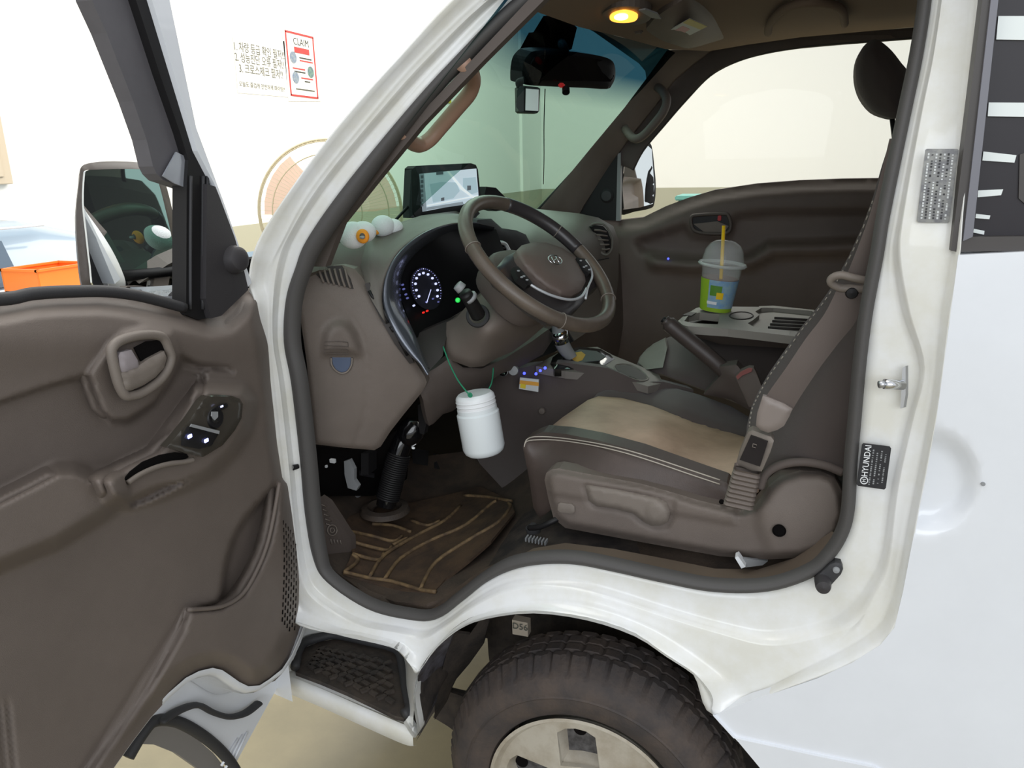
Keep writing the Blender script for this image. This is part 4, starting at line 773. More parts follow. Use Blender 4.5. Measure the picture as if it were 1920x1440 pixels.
tube('stalk_ring', [P(884, 560, 'y', 1.462), P(880, 556, 'y', 1.458)], .0155, 'grey', stk_, 14, n=1)
# wheel rim in sections
mat('leather', (94, 84, 75), .34, bump=.15, bscale=600, var=.25, vscale=14); mat('leather_dark', (52, 49, 50), .3, bump=.1, bscale=600)
sw = tube('steering_wheel', [W(.186, 2*pi*k/72) for k in range(72)], .0155, 'leather', truck, 18, n=1, closed=True, label='worn brown leather steering wheel')
def near(u, v):
    best = None
    for k in range(360):
        q = PJ(W(.186, radians(k))); d = hypot(q[0]-u, q[1]-v)
        if best is None or d < best[0]: best = (d, k)
    return best[1]
k0, k1 = near(945, 392), near(1040, 440); k2 = near(1075, 475)
lo, hi = sorted((k0, k2)); 
if hi-lo > 180: lo, hi = hi, lo+360
tube('dark_grip', [W(.186, radians(lo+(hi-lo)*t/24)) for t in range(25)], .0160, 'leather_dark', sw, 18, n=1)
for kk in (near(1055, 595), near(1150, 560), near(1045, 435), near(905, 455)):
    tube('grip_seam', [W(.186+.0163*cos(a), radians(kk), .0163*sin(a)) for a in [2*pi*i/20 for i in range(20)]], .0012, 'trim_light', sw, 6, n=1, closed=True)
class PL:                                     # plane of the wheel moved by d along the column axis
    def __init__(s, d): s.p = SC_+n_*d
    def __call__(s, u, v): r = Vector(ray(u, v)); return (s.p-Vector(_C)).dot(n_)/r.dot(n_)
hubo = [(932,500),(950,478),(975,466),(1010,462),(1050,470),(1085,480),(1105,488),(1120,500),(1135,512),(1128,530),(1112,540),(1100,560),(1085,575),(1068,590),(1040,590),(1010,572),(985,552),(960,530),(940,515)]
hub = sheet('spokes', hubo, PL(-.012), 'leather_dark', sw, grid=9, thick=tuple(-n_*.03), smooth='all', rnd=.006)
AB = [(968,470),(978,460),(1000,454),(1025,455),(1055,465),(1080,483),(1095,505),(1098,528),(1090,545),(1072,555),(1052,554),(1025,540),(1000,520),(980,498),(970,482)]
abc = (sum(p[0] for p in AB)/len(AB), sum(p[1] for p in AB)/len(AB))
ab = sheet('airbag_cover', AB, PL(.0), mat('airbag', (96, 84, 78), .5, bump=.2, bscale=900), sw, grid=7, thick=tuple(-n_*.03), smooth='all', h=lambda u, v: .034*math.sqrt(max(0, min(1, sd(AB, u, v)/26))))
tube('silver_trim', [Vector(_C+ray(u, v)*PL(.004)(u, v)) for u, v in ((1098,560),(1102,540),(1110,520),(1108,505),(1098,488))], .0028, 'silver_trim', sw, 8)
tube('silver_trim', [Vector(_C+ray(u, v)*PL(.004)(u, v)) for u, v in ((970,508),(985,526),(1010,543),(1040,556),(1070,562),(1090,556),(1100,540))], .0030, 'silver_trim', sw, 8)
for L in ([(963,500),(972,498),(985,512),(1000,530),(990,534),(972,520)], [(1082,482),(1096,484),(1108,500),(1106,512),(1094,505)]):
    bt = sheet('button_pad', L, PL(.010), 'black', sw, grid=8, thick=tuple(-n_*.012), smooth=40, rnd=.002)
    c = (sum(p[0] for p in L)/len(L), sum(p[1] for p in L)/len(L))
    for du, dv in ((-8,-8),(2,2),(8,9),(-2,4)): box('button_mark', Vector(_C+ray(c[0]+du, c[1]+dv)*(PL(.014)(c[0]+du, c[1]+dv))), (.006, .005, .003), 'grey', bt, .001)
# slanted H emblem in an oval ring
q_ = Vector(_C+ray(1041, 487)*PL(.037)(1041, 487))
def E_(x, y): return q_+rt_*x+up_*y
em = tube('emblem_ring', [E_(.023*cos(a), .013*sin(a)) for a in [2*pi*k/28 for k in range(28)]], .0012, 'chrome', ab, 6, n=1, closed=True)
for a_, b_ in (((-.012,-.008),(-.005,.009)), ((.005,-.009),(.012,.008)), ((-.009,-.003),(.009,.003))): tube('emblem_bar', [E_(*a_), E_(*b_)], .0014, 'chrome', ab, 6, n=1)
# ------------------------------------------------------------------ tunnel, shifter, console
tun = sheet('centre_tunnel', [(930,706),(965,692),(1010,684),(1060,680),(1140,690),(1200,716),(1245,716),(1300,730),(1300,800),(1100,900),(1010,960),(960,935),(900,870),(880,800),(890,740)],
   [(930,706,'y',1.86),(1010,684,'y',1.93),(1140,690,'y',1.92),(1245,716,'y',1.97),(1300,800,'y',1.95),(1010,960,'y',1.72),(960,935,'y',1.78),(900,870,'y',1.9),(1000,800,'y',1.88),(890,740,'y',1.9)], 'dark_cloth', truck, grid=14, thick=(-.02, .03, 0), smooth='all')
sheet('tunnel_top', [(1005,684),(1030,668),(1060,652),(1120,648),(1150,664),(1205,686),(1236,700),(1243,716),(1215,722),(1160,706),(1130,700),(1060,694)], [(1005,684,'y',1.91),(1060,652,'y',2.08),(1120,648,'y',2.12),(1236,700,'y',2.03),(1243,716,'y',1.97),(1130,700,'y',1.93)], mat('console_grey', (112, 106, 100), .5, var=.12, vscale=10, bump=.15, bscale=800), tun, grid=10, thick=(0, 0, -.02), smooth='all', rnd=.004)
chx = [(1151,686),(1160,682),(1180,683),(1200,692),(1214,704),(1216,712),(1200,714),(1175,706),(1156,696)]
CHD = TPS([(1005,684,'y',1.91),(1060,652,'y',2.08),(1120,648,'y',2.12),(1236,700,'y',2.03),(1243,716,'y',1.97),(1130,700,'y',1.93)])
cup_top = [Vector(_C+ray(u, v)*(CHD(u, v)-.003)) for u, v in cr(chx, 3, True)]
cc_ = sum(cup_top, Vector())/len(cup_top)
loft('cup_well', [cup_top, [p+Vector((0, 0, .002)) for p in [cc_+(q-cc_)*.95 for q in cup_top]], [cc_+(q-cc_)*.92+Vector((0, 0, -.004)) for q in cup_top]], 'console_grey', tun, closed=True, smooth='all')
sheet('well_floor', [(1153,687),(1161,684),(1180,685),(1199,694),(1212,705),(1213,711),(1200,712),(1176,704),(1158,695)], lambda u, v: CHD(u, v)-.0035, mat('well_dark', (48, 44, 42), .6), tun, grid=8, thick=(0, 0, -.001))
shp = sheet('shifter_plate', [(1032,680),(1036,668),(1050,657),(1088,648),(1126,652),(1144,662),(1152,671),(1134,682),(1126,688),(1040,690)], lambda u, v: CHD(u, v)-.012, 'black_gloss', tun, grid=8, thick=(0, 0, -.02), rnd=.004)
sheet('shift_gate', [(1062,668),(1086,655),(1118,658),(1136,668),(1124,676),(1080,680)], lambda u, v: CHD(u, v)-.016, 'rubber', shp, grid=10, thick=(0, 0, -.004))
lev = tube('gear_lever', [P(1074, 672, 'y', 2.0), P(1060, 655, 'y', 1.98), P(1050, 634, 'y', 1.96), P(1044, 600, 'y', 1.94)], lambda t: .014+.006*sin(pi*t), 'grey', tun, 14)
tube('chrome_collar', [P(1054, 640, 'y', 1.955), P(1048, 622, 'y', 1.945)], .0225, 'chrome', lev, 16, n=1)
sheet('yellow_cloth', [(1070,668),(1078,658),(1090,656),(1098,662),(1092,672),(1080,676)], lambda u, v: CHD(u, v)-.030, mat('gold_cloth', (176, 138, 56), .8, bump=.8, bscale=80), tun, grid=6, thick=(0, 0, -.012), smooth='all', rnd=.005)
for u, v in ((983,700),(1005,701),(1013,695),(1022,690)): lathe('blue_light', [(0, -.003), (.0035, -.002), (.004, .001)], P(u, v, 'y', 1.885), (0, 1, 0), 'blue_led', tun, 10)
sheet('fare_card', [(975,708),(1010,712),(1009,735),(973,729)], ('y', 1.845), 'label_white', tun, grid=20, thick=(0, .005, 0), label='small white card with an orange band stuck on the tunnel side')
sheet('card_band', [(975,713),(1010,717),(1010,724),(974,720)], ('y', 1.8435), mat('card_orange', (220, 160, 70), .5), tun, grid=20, thick=(0, .001, 0)); sheet('card_patch', [(976,719),(986,721),(985,729),(975,727)], ('y', 1.843), 'yellow', tun, grid=20, thick=(0, .001, 0))
lathe('carpet_clip', [(0, -.004), (.008, -.003), (.010, .001)], P(1016, 771, 'y', 1.88), (0, 1, -.1), 'trim', tun, 12)
# folded middle seat and its tray
ms = sheet('middle_seat', [(1193,682),(1198,668),(1212,652),(1232,640),(1255,630),(1300,628),(1500,640),(1520,700),(1480,760),(1400,760),(1300,722),(1240,700),(1205,696)],
   [(1193,682,'y',2.12),(1255,630,'y',2.25),(1500,640,'y',2.1),(1480,760,'y',1.95),(1300,722,'y',2.0),(1240,700,'y',2.02),(1300,660,'y',2.10)], 'dark_cloth', truck, grid=12, thick=(0, .05, -.02), smooth='all', rnd=.012)
sheet('cushion_front', [(1196,680),(1204,664),(1222,648),(1246,636),(1250,655),(1242,690),(1210,694)], [(1196,680,'y',2.10),(1246,636,'y',2.20),(1242,690,'y',2.01)], 'console_grey', ms, grid=8, thick=(0, .02, 0), smooth='all', rnd=.006)
TRY = [(1266,604),(1284,588),(1306,575),(1320,572),(1420,573),(1530,580),(1560,590),(1530,632),(1500,629),(1440,622),(1366,614),(1290,609)]
tray = sheet('tray_console', TRY, ('z', 1.158), mat('tray_grey', (136, 132, 124), .5, bump=.1, bscale=800, var=.06), ms, grid=9, thick=(0, 0, -.02), rnd=.004,
    holes=([(1283,602),(1292,590),(1312,586),(1350,590),(1346,608),(1300,606)], [(1402,606),(1412,600),(1424,590),(1416,584),(1428,577),(1450,576),(1522,583),(1530,588),(1515,614),(1500,622),(1440,616),(1412,612)]), smooth=30, label='grey moulded tray folded down over the middle seat')
sheet('tray_floor', [(1398,608),(1410,600),(1420,590),(1412,584),(1424,574),(1450,573),(1526,581),(1536,590),(1520,620),(1500,628),(1440,622)], ('z', 1.146), 'tray_grey', tray, grid=20, thick=(0, 0, -.004))
for k in range(4): tube('tray_rib', [P(1452+k*-4, 596+k*6, 'z', 1.150), P(1516-k*4, 600+k*6, 'z', 1.150)], .0035, 'deep_plastic', tray, 6, n=1)
sheet('cup_pocket', [(1278,604),(1290,588),(1312,583),(1356,588),(1350,612),(1300,610)], ('z', 1.12), 'deep_plastic', tray, grid=20, thick=(0, 0, -.01))
tube('round_recess', [P(1390+22*cos(a), 592+7*sin(a), 'z', 1.159) for a in [2*pi*k/20 for k in range(20)]], .002, 'deep_plastic', tray, 6, n=1, closed=True)
sheet('coin_dish', [(1390+21*cos(a), 592+6.5*sin(a)) for a in [2*pi*k/16 for k in range(16)]], ('z', 1.1585), 'console_grey', tray, grid=10, thick=(0, 0, -.002))
sheet('small_slot', [(1280,590),(1292,585),(1306,586),(1296,592)], ('z', 1.159), 'well_dark', tray, grid=10, thick=(0, 0, -.002))
sheet('console_side', [(1266,606),(1290,610),(1366,616),(1500,631),(1535,634),(1530,660),(1480,654),(1350,646),(1290,628)], [(1266,606,'y',2.07),(1366,616,'y',2.03),(1535,634,'y',2.0),(1480,654,'y',2.04),(1290,628,'y',2.10)], 'trim', tray, grid=9, thick=(0, .03, 0), smooth='all', rnd=.004)
tube('console_seam', [P(1364, 615, 'y', 2.01), P(1368, 626, 'y', 2.012), P(1378, 628, 'y', 2.012), P(1490, 642, 'y', 2.0)], .002, 'deep_plastic', tray, 6, n=1)
# handbrake
hbk = tube('handbrake', [P(1246, 600, 'y', 1.92), P(1262, 614, 'y', 1.92), P(1300, 645, 'y', 1.91), P(1340, 678, 'y', 1.90), P(1375, 712, 'y', 1.88), P(1395, 735, 'y', 1.88)], lambda t: .020 if t > .08 else .014, mat('brake_grip', (66, 58, 55), .4, bump=.2, bscale=600), truck, 14)
tube('release_button', [P(1242, 598, 'y', 1.92), P(1249, 603, 'y', 1.92)], .008, 'black', hbk, 12, n=1)
sheet('handbrake_boot', [(1318,742),(1335,722),(1352,705),(1348,690),(1380,686),(1396,705),(1420,720),(1440,760),(1410,775),(1370,752)], [(1318,742,'y',1.89),(1352,700,'y',1.85),(1440,760,'y',1.80),(1410,775,'y',1.82),(1370,752,'y',1.86)], 'trim_dark', truck, grid=9, thick=(0, .05, 0), smooth='all', rnd=.012)
bk = sheet('belt_receptacle', [(1378,706),(1388,696),(1404,689),(1413,690),(1420,705),(1438,752),(1425,768),(1404,764)], [(1378,706,'y',1.82),(1413,690,'y',1.81),(1438,752,'y',1.76),(1404,764,'y',1.78)], mat('belt_brown', (96, 86, 81), .7, bump=.3, bscale=1500), truck, grid=8, thick=(0, .02, 0), rnd=.004)
sheet('red_release', [(1380,706),(1389,697),(1404,690),(1411,691),(1409,697),(1392,704),(1383,712)], [(1378,706,'y',1.814),(1413,690,'y',1.804),(1392,704,'y',1.81)], mat('faded_red', (140, 84, 80), .5), bk, grid=8, thick=(0, .004, 0))
# ------------------------------------------------------------------ driver's seat
seat = sheet('driver_seat', [(978,840),(984,826),(1000,818),(1016,812),(1060,816),(1120,828),(1200,850),(1300,886),(1362,908),(1378,925),(1370,960),(1250,950),(1120,930),(1050,920),(1030,960),(1010,975),(998,955),(990,900)],
   [(984,826,'y',1.50),(1016,812,'y',1.54),(1120,828,'y',1.47),(1300,886,'y',1.42),(1370,915,'y',1.40),(1370,960,'y',1.40),(1120,900,'y',1.415),(1050,920,'y',1.42),(1010,975,'y',1.46),(985,880,'y',1.49)],
   mat('seat_side', (80, 69, 64), .45, bump=.2, bscale=500, var=.15, vscale=12), truck, grid=10, thick=(0, .05, 0), smooth='all', rnd=.008, label='driver seat with a beige centre and dark brown bolsters')
BEI = [(1012,816),(1030,798),(1055,778),(1080,761),(1102,746),(1122,739),(1165,742),(1220,756),(1300,786),(1400,816),(1440,835),(1425,890),(1400,905),(1364,908),(1300,886),(1200,850),(1120,829),(1060,817)]
BA = [(1012,816,'y',1.545),(1122,739,'y',1.86),(1220,756,'y',1.88),(1400,816,'y',1.75),(1440,860,'y',1.5),(1364,908,'y',1.425),(1200,850,'y',1.50),(1120,829,'y',1.51),(1230,800,'y',1.66)]
TB = TPS(BA)
bp_ = sheet('seat_centre', BEI, BA, mat('beige_leather', (200, 170, 146), .5, bump=.12, bscale=500, col2=(172, 145, 122), vscale=5), seat, grid=10, thick=(0, 0, -.03), smooth='all', rnd=.006,
   h=lambda u, v: .010*sm(0, 40, sd(BEI, u, v)) - .007*math.exp(-(((u-1312)*.60+(v-795)*.80)/5)**2)*0 - .006*math.exp(-((u-(1312-(v-795)*.78))/5)**2), label='beige leather centre of the seat cushion')
sheet('inner_bolster', [(1108,744),(1118,733),(1135,722),(1160,714),(1195,712),(1250,718),(1310,734),(1370,756),(1420,785),(1450,812),(1440,840),(1400,820),(1300,790),(1220,760),(1165,746),(1124,741)],
   [(1108,744,'y',1.86),(1124,741,'y',1.865),(1160,714,'y',1.97),(1250,718,'y',2.0),(1370,756,'y',1.93),(1450,812,'y',1.80),(1300,790,'y',1.80),(1220,760,'y',1.87),(1280,750,'y',1.87)], 'dark_cloth', seat, grid=9, thick=(0, .02, -.03), smooth='all', rnd=.012)
mat('thread', (176, 168, 156), .7)
def stitch(name, L, T_, r=.0013, par=None, m='thread'):
    return tube(name, [Vector(_C+ray(u, v)*(T_(u, v)-.006)) for u, v in L], r, m, par, 6, n=4)
TS = TPS([(984,826,'y',1.50),(1016,812,'y',1.54),(1120,828,'y',1.47),(1300,886,'y',1.42),(1370,915,'y',1.40),(1370,960,'y',1.40),(1120,900,'y',1.415),(985,880,'y',1.49)])
stitch('stitching', [(983,838),(986,829),(1000,825),(1040,825),(1100,833),(1160,846),(1220,864),(1290,888),(1350,908)], TS, .0013, seat)
stitch('stitching', [(984,833),(988,824),(1002,819),(1040,820),(1100,828),(1160,840),(1220,857),(1290,880),(1350,900)], TS, .0013, seat)
# plastic side cover
CV = [(1021,900),(1024,887),(1034,880),(1048,878),(1100,888),(1200,906),(1264,924),(1310,938),(1352,948),(1390,956),(1412,950),(1428,932),(1440,912),(1462,893),(1500,882),(1540,884),(1565,895),(1580,925),(1585,965),(1572,1005),(1545,1032),(1500,1046),(1440,1049),(1350,1043),(1200,1016),(1060,990),(1038,972),(1028,935)]
LEV = [(1097,910),(1106,908),(1160,917),(1235,934),(1250,943),(1257,960),(1252,978),(1240,985),(1222,986),(1206,978),(1188,963),(1150,953),(1118,949),(1104,938)]
REC = [(1092,906),(1240,928),(1267,934),(1266,975),(1252,992),(1225,993),(1200,982),(1180,965),(1150,958),(1110,952),(1097,935)]
CYL = [(1410,985),(1412,950),(1428,932),(1440,912),(1462,893),(1500,882),(1540,884),(1600,900),(1600,1060),(1440,1060)]
RIDGE = [(1021,915),(1060,925),(1100,932)]
def hc(u, v):
    h = -.022*(1-sm(0, 14, sd(CV, u, v))) - .008*sm(-2, 5, sd(REC, u, v)) + .010*sm(-4, 26, sd(CYL, u, v))
    h += .006*sm(4, -6, v-(925+(u-1021)*.16+ (0 if u < 1260 else (u-1260)*.02)))*(1 if u < 1380 else 0)
    return h
cov_ = sheet('side_cover', CV, [(1021,900,'y',1.395),(1060,990,'y',1.385),(1264,924,'y',1.375),(1350,1043,'y',1.36),(1500,1046,'y',1.345),(1580,930,'y',1.35),(1500,882,'y',1.37),(1440,960,'y',1.35)], 'trim', seat, grid=6, thick=(0, .04, 0), h=hc, smooth='all', label='grey-brown plastic seat side cover')
TC = TPS([(1021,900,'y',1.395),(1060,990,'y',1.385),(1264,924,'y',1.375),(1350,1043,'y',1.36),(1500,1046,'y',1.345),(1580,930,'y',1.35),(1500,882,'y',1.37),(1440,960,'y',1.35)])
def hl_(u, v): return .012*sm(0, 5, sd(LEV, u, v)) + .004*sm(20, 12, hypot(u-1228, v-960))
sheet('recline_lever', LEV, lambda u, v: TC(u, v)-.001, 'trim_light', cov_, grid=6, thick=(0, .006, 0), h=hl_, smooth='all')
sheet('cap_button', [(1046,946),(1050,943),(1072,946),(1077,951),(1077,960),(1073,964),(1050,961),(1045,957)], lambda u, v: TC(u, v)-.007, 'trim_light', cov_, grid=6, thick=(0, .006, 0), rnd=.002, smooth='all')
lathe('fixing_hole', [(0, .002), (.0105, .002), (.012, -.003)], Vector(_C+ray(1461, 994)*(TC(1461, 994)-.013)), (0, 1, 0), 'void', cov_, 20)
lathe('small_hole', [(0, -.004), (.004, -.004), (.005, 0)], Vector(_C+ray(1353, 941)*(TC(1353, 941)+.01)), (0, .7, -.7), 'void', cov_, 12)
tube('seat_piping', [P(u, v, 'y', 1.375) for u, v in ((1425,915),(1435,890),(1460,873),(1500,866),(1545,872),(1580,886))], .008, 'belt_brown', seat, 10)
# back rest
BK = [(1395,830),(1398,800),(1406,765),(1420,735),(1440,700),(1468,660),(1500,615),(1530,578),(1560,535),(1590,480),(1615,425),(1635,370),(1652,310),(1665,270),(1760,270),(1760,900),(1600,960),(1590,905),(1560,880),(1500,868),(1455,876),(1436,892),(1424,880)]
bkr = sheet('backrest', BK, [(1395,830,'y',1.56),(1440,700,'y',1.56),(1530,578,'y',1.56),(1652,310,'y',1.56),(1500,800,'y',1.40),(1560,700,'y',1.40),(1600,900,'y',1.38),(1436,892,'y',1.42),(1760,600,'y',1.42),(1760,300,'y',1.46)], 'dark_cloth', seat, grid=14, thick=(.035, .14, 0), smooth='all', rnd=.01)
TBK = TPS([(1395,830,'y',1.56),(1440,700,'y',1.56),(1530,578,'y',1.56),(1652,310,'y',1.56),(1500,800,'y',1.40),(1560,700,'y',1.40),(1600,900,'y',1.38),(1436,892,'y',1.42),(1760,600,'y',1.42),(1760,300,'y',1.46)])
EL = cr([(1405,800),(1410,768),(1424,738),(1444,703),(1472,663),(1503,619),(1532,583),(1562,540),(1592,485),(1618,428),(1638,372)], 8)
for i in range(0, len(EL)-1, 2):
    a, b = EL[i], EL[i+1]; tube('stitch', [Vector(_C+ray(*a)*(TBK(*a)-.008)), Vector(_C+ray(*b)*(TBK(*b)-.008))], .0013, 'thread', bkr, 5, n=1)
# seat rail and floor bits
tube('slide_lever', [P(1060, 965, 'y', 1.42), P(1035, 978, 'y', 1.40), P(1012, 988, 'y', 1.40), P(992, 990, 'y', 1.41)], .006, 'black', seat, 8)
lathe('rail_foot', [(0, .0), (.016, .0), (.017, .008), (.006, .018), (0, .018)], P(1000, 996, 'z', .80), (0, 0, 1), 'rubber', seat, 16)
for k in range(7): box('rail_tooth', P(988+k*6, 1009+k*1.2, 'z', .802), (.003, .018, .010), 'grey', seat, .001)
# ------------------------------------------------------------------ seat belt
BR = 'belt_brown'
def strap(name, L, R_, ys, m, parent, th=.0022):
    L = cr(L, 5); R_ = cr(R_, 5); ys = [y[0] for y in cr([(y,) for y in ys], 5)]
    a = [P(u, v, 'y', y) for (u, v), y in zip(L, ys)]; b = [P(u, v, 'y', y) for (u, v), y in zip(R_, ys)]
    rows = [a, [p.lerp(q, .5)+Vector((0, -.003, 0)) for p, q in zip(a, b)], b, [p+Vector((0, th, 0)) for p in b], [p+Vector((0, th, 0)) for p in a], a]
    return loft(name, rows, m, parent, smooth=50)
belt = strap('seat_belt', [(1568,545),(1545,590),(1510,636),(1475,688),(1445,730),(1431,752)], [(1618,545),(1606,600),(1575,640),(1537,690),(1500,745),(1484,772)], (1.335,1.335,1.335,1.335,1.34,1.345), BR, truck)
belt['label'] = 'grey-brown seat belt hanging at the door pillar'
strap('upper_webbing', [(1584,524),(1604,475),(1630,405),(1650,335),(1668,260)], [(1622,530),(1634,475),(1655,405),(1680,335),(1695,260)], (1.335,1.33,1.33,1.33,1.33), BR, belt)
tube('belt_guide', [P(u, v, 'y', y) for u, v, y in ((1558,530,1.33),(1562,520,1.325),(1578,516,1.32),(1600,521,1.318),(1622,526,1.32),(1640,532,1.33),(1632,542,1.335),(1600,541,1.335),(1575,540,1.335))], .0065, 'trim_light', belt, 10, closed=True)
lathe('stop_button', [(0, -.006), (.008, -.005), (.010, 0)], P(1597, 549, 'y', 1.332), (0, 1, 0), 'black', belt, 14)
sheet('belt_sleeve', [(1430,744),(1440,746),(1470,758),(1486,768),(1480,782),(1470,800),(1457,808),(1440,813),(1426,808),(1417,800),(1419,778)], ('y', 1.332), mat('sleeve', (128, 118, 112), .4), belt, grid=8, thick=(0, .012, 0), rnd=.005, smooth='all')
BS = TPS([(1405,810,'y',1.36),(1450,828,'y',1.33),(1385,950,'y',1.355),(1412,950,'y',1.345)])
bkl = sheet('buckle', [(1402,812),(1410,808),(1446,821),(1451,828),(1444,850),(1428,886),(1410,885),(1380,872),(1386,850)], [(1405,810,'y',1.35),(1450,828,'y',1.325),(1380,872,'y',1.35),(1428,886,'y',1.325)], 'trim_light', belt, grid=8, thick=(0, .025, 0), rnd=.005, smooth='all')
sheet('buckle_face', [(1408,816),(1440,828),(1425,875),(1387,862)], [(1408,816,'y',1.345),(1440,828,'y',1.32),(1425,875,'y',1.32),(1387,862,'y',1.344)], mat('buckle_dark', (42, 38, 38), .4), bkl, grid=10, thick=(0, .004, 0))
tube('embossed_square', [P(u, v, 'y', 1.333) for u, v in ((1412,832),(1419,834),(1418,840),(1411,838))], .0008, 'trim_light', bkl, 6, n=1, closed=True)
rows = []
for k in range(33):
    t = k/32; cu = 1402+(1385-1402)*t; cv_ = 878+(945-878)*t; w_ = (24+2*t)*(1+.07*cos(k*pi/2)); y = 1.337+.005*t
    c = P(cu, cv_, 'y', y); e = (P(cu+w_, cv_+w_*.22, 'y', y)-c); q = Vector((0, .016*(1+.1*cos(k*pi/2)), 0))
    rows.append([c+e*a+q*b for a, b in ((-1, -.7), (-.8, -1), (.8, -1), (1, -.7), (1, .7), (.8, 1), (-.8, 1), (-1, .7))])
loft('ribbed_boot', rows, 'trim', bkl, closed=True, smooth=60)
# passenger head rest
lathe('far_headrest', [(0, -.075), (.05, -.068), (.085, -.045), (.10, -.01), (.10, .02), (.085, .05), (.05, .07), (0, .078)], (.195, 2.42, 1.70), (1, 0, 0), 'dark_cloth', truck, 28) if False else None
hrp = [(1637,74),(1652,78),(1672,95),(1690,118),(1702,135),(1705,170),(1695,212),(1680,221),(1662,219),(1636,208),(1615,182),(1605,150),(1606,115),(1618,88)]
hrp = cr(hrp, 3, True)
HR = sheet('far_headrest', hrp, [(1637,74,'y',2.45),(1605,150,'y',2.45),(1705,170,'y',2.45),(1662,219,'y',2.45)], 'dark_cloth', truck, grid=9, thick=(0, .10, 0), h=lambda u, v: .05*math.sqrt(max(0, min(1, sd(hrp, u, v)/34))), smooth='all', label='dark oval head rest of the far seat against the side window')
sheet('far_backrest', [(1700,320),(1720,290),(1900,290),(1900,700),(1660,700),(1680,500)], ('y', 2.3), 'dark_cloth', truck, grid=30, thick=(0, .3, 0))
tube('headrest_post', [P(1672, 215, 'y', 2.5), P(1682, 300, 'y', 2.5)], .007, 'black', HR, 8, n=1)
# ------------------------------------------------------------------ footwell
boot = tube('column_bellows', [P(764, 800, 'y', 1.62), P(752, 835, 'y', 1.60), P(738, 880, 'y', 1.585), P(728, 930, 'y', 1.57), P(724, 948, 'y', 1.565)], .026, 'black_gloss', truck, 16, n=6)
for k in range(22):
    t = k/21; u = 748+(727-748)*t; v = 852+(934-852)*t
    p = P(u, v, 'y', 1.595-.03*t); ax = (P(760, 810, 'y', 1.615)-P(724, 948, 'y', 1.565)).normalized()
    s_ = ax.cross(Vector((0, 1, 0))).normalized(); q_ = ax.cross(s_)
    tube('bellows_fold', [p+(s_*cos(a)+q_*sin(a))*.0275 for a in [2*pi*i/16 for i in range(16)]], .0028, 'black', boot, 6, n=1, closed=True)
lathe('column_joint', [(0, -.03), (.022, -.026), (.032, -.01), (.034, .01), (.026, .03), (0, .036)], P(768, 812, 'y', 1.61), (.5, .3, .8), 'black_gloss', boot, 20)
FB = P(722, 958, 'z', .70)
lathe('floor_collar', [(.065, .0), (.06, .012), (.045, .016), (.035, .004), (.03, .004)], FB, (0, 0, 1), 'carpet_rubber', boot, 32)
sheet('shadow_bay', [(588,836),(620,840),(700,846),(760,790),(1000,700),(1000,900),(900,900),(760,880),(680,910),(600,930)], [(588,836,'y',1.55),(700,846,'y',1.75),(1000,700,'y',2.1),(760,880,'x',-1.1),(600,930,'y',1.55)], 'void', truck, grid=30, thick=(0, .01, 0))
br = sheet('pedal_bracket', [(645,865),(655,862),(664,880),(664,900),(672,912),(668,920),(652,915),(646,890)], ('y', 1.50), 'grey', truck, grid=8, thick=(.0, .012, 0))
sheet('bracket_foot', [(645,918),(660,912),(676,915),(680,922),(668,928),(650,926)], ('z', .72), 'grey', br, grid=8, thick=(0, 0, -.01))
for u, v, s_ in ((590,849,.006), (624,864,.008), (610,874,.006), (775,840,.004)): box('white_connector', P(u, v, 'y', 1.47), (s_*1.8, s_, s_*1.2), 'white_plastic', br, .001)
tube('wire', [P(772, 838, 'y', 1.6), P(780, 832, 'y', 1.6)], .0015, 'white_plastic', br, 6, n=1)
for u, v, w_, h_ in ((604,868,26,30), (628,888,22,44), (684,870,14,40), (615,905,30,30)): sheet('wiring_box', [(u-w_/2,v-h_/2),(u+w_/2,v-h_/2),(u+w_/2,v+h_/2),(u-w_/2,v+h_/2)], ('y', 1.52), 'black', br, grid=20, thick=(0, .04, 0))
for u, v in ((690,878), (790,855), (830,865)): sheet('pedal', [(u-12,v-14),(u+14,v-10),(u+12,v+18),(u-10,v+14)], [(u-12,v-14,'x',-1.0),(u+14,v-10,'x',-1.0),(u,v+18,'x',-.95)], 'rubber', br, grid=10, thick=(-.01, 0, 0))
sheet('relay', [(783,760),(797,756),(800,790),(795,815),(786,812)], ('y', 1.60), 'black', br, grid=10, thick=(0, .02, 0))
ft = sheet('footrest_panel', [(597,935),(612,945),(632,975),(648,1000),(657,1012),(658,1042),(640,1060),(622,1060),(606,1030),(597,1000)], [(597,935,'y',1.33),(657,1012,'y',1.40),(640,1060,'y',1.36),(606,1030,'y',1.31)], 'trim_dark', truck, grid=8, thick=(0, .02, 0), rnd=.004)
TFt = TPS([(597,935,'y',1.33),(657,1012,'y',1.40),(640,1060,'y',1.36),(606,1030,'y',1.31)])
def FT(u, v): return Vector(_C+ray(u, v)*(TFt(u, v)-.006))
for r_ in (4, 9): tube('embossed_ring', [FT(623+r_*cos(a), 994+r_*sin(a)*1.1) for a in [2*pi*k/18 for k in range(18)]], .0012, 'trim_light', ft, 6, n=1, closed=True)
for k in range(5): tube('embossed_bar', [FT(603+k*2, 946+k*9), FT(612+k*3, 950+k*9)], .0012, 'trim_light', ft, 6, n=1)
for k in range(4): tube('embossed_bar', [FT(620+k*6, 1010+k), FT(622+k*6, 1020)], .0012, 'trim_light', ft, 6, n=1)
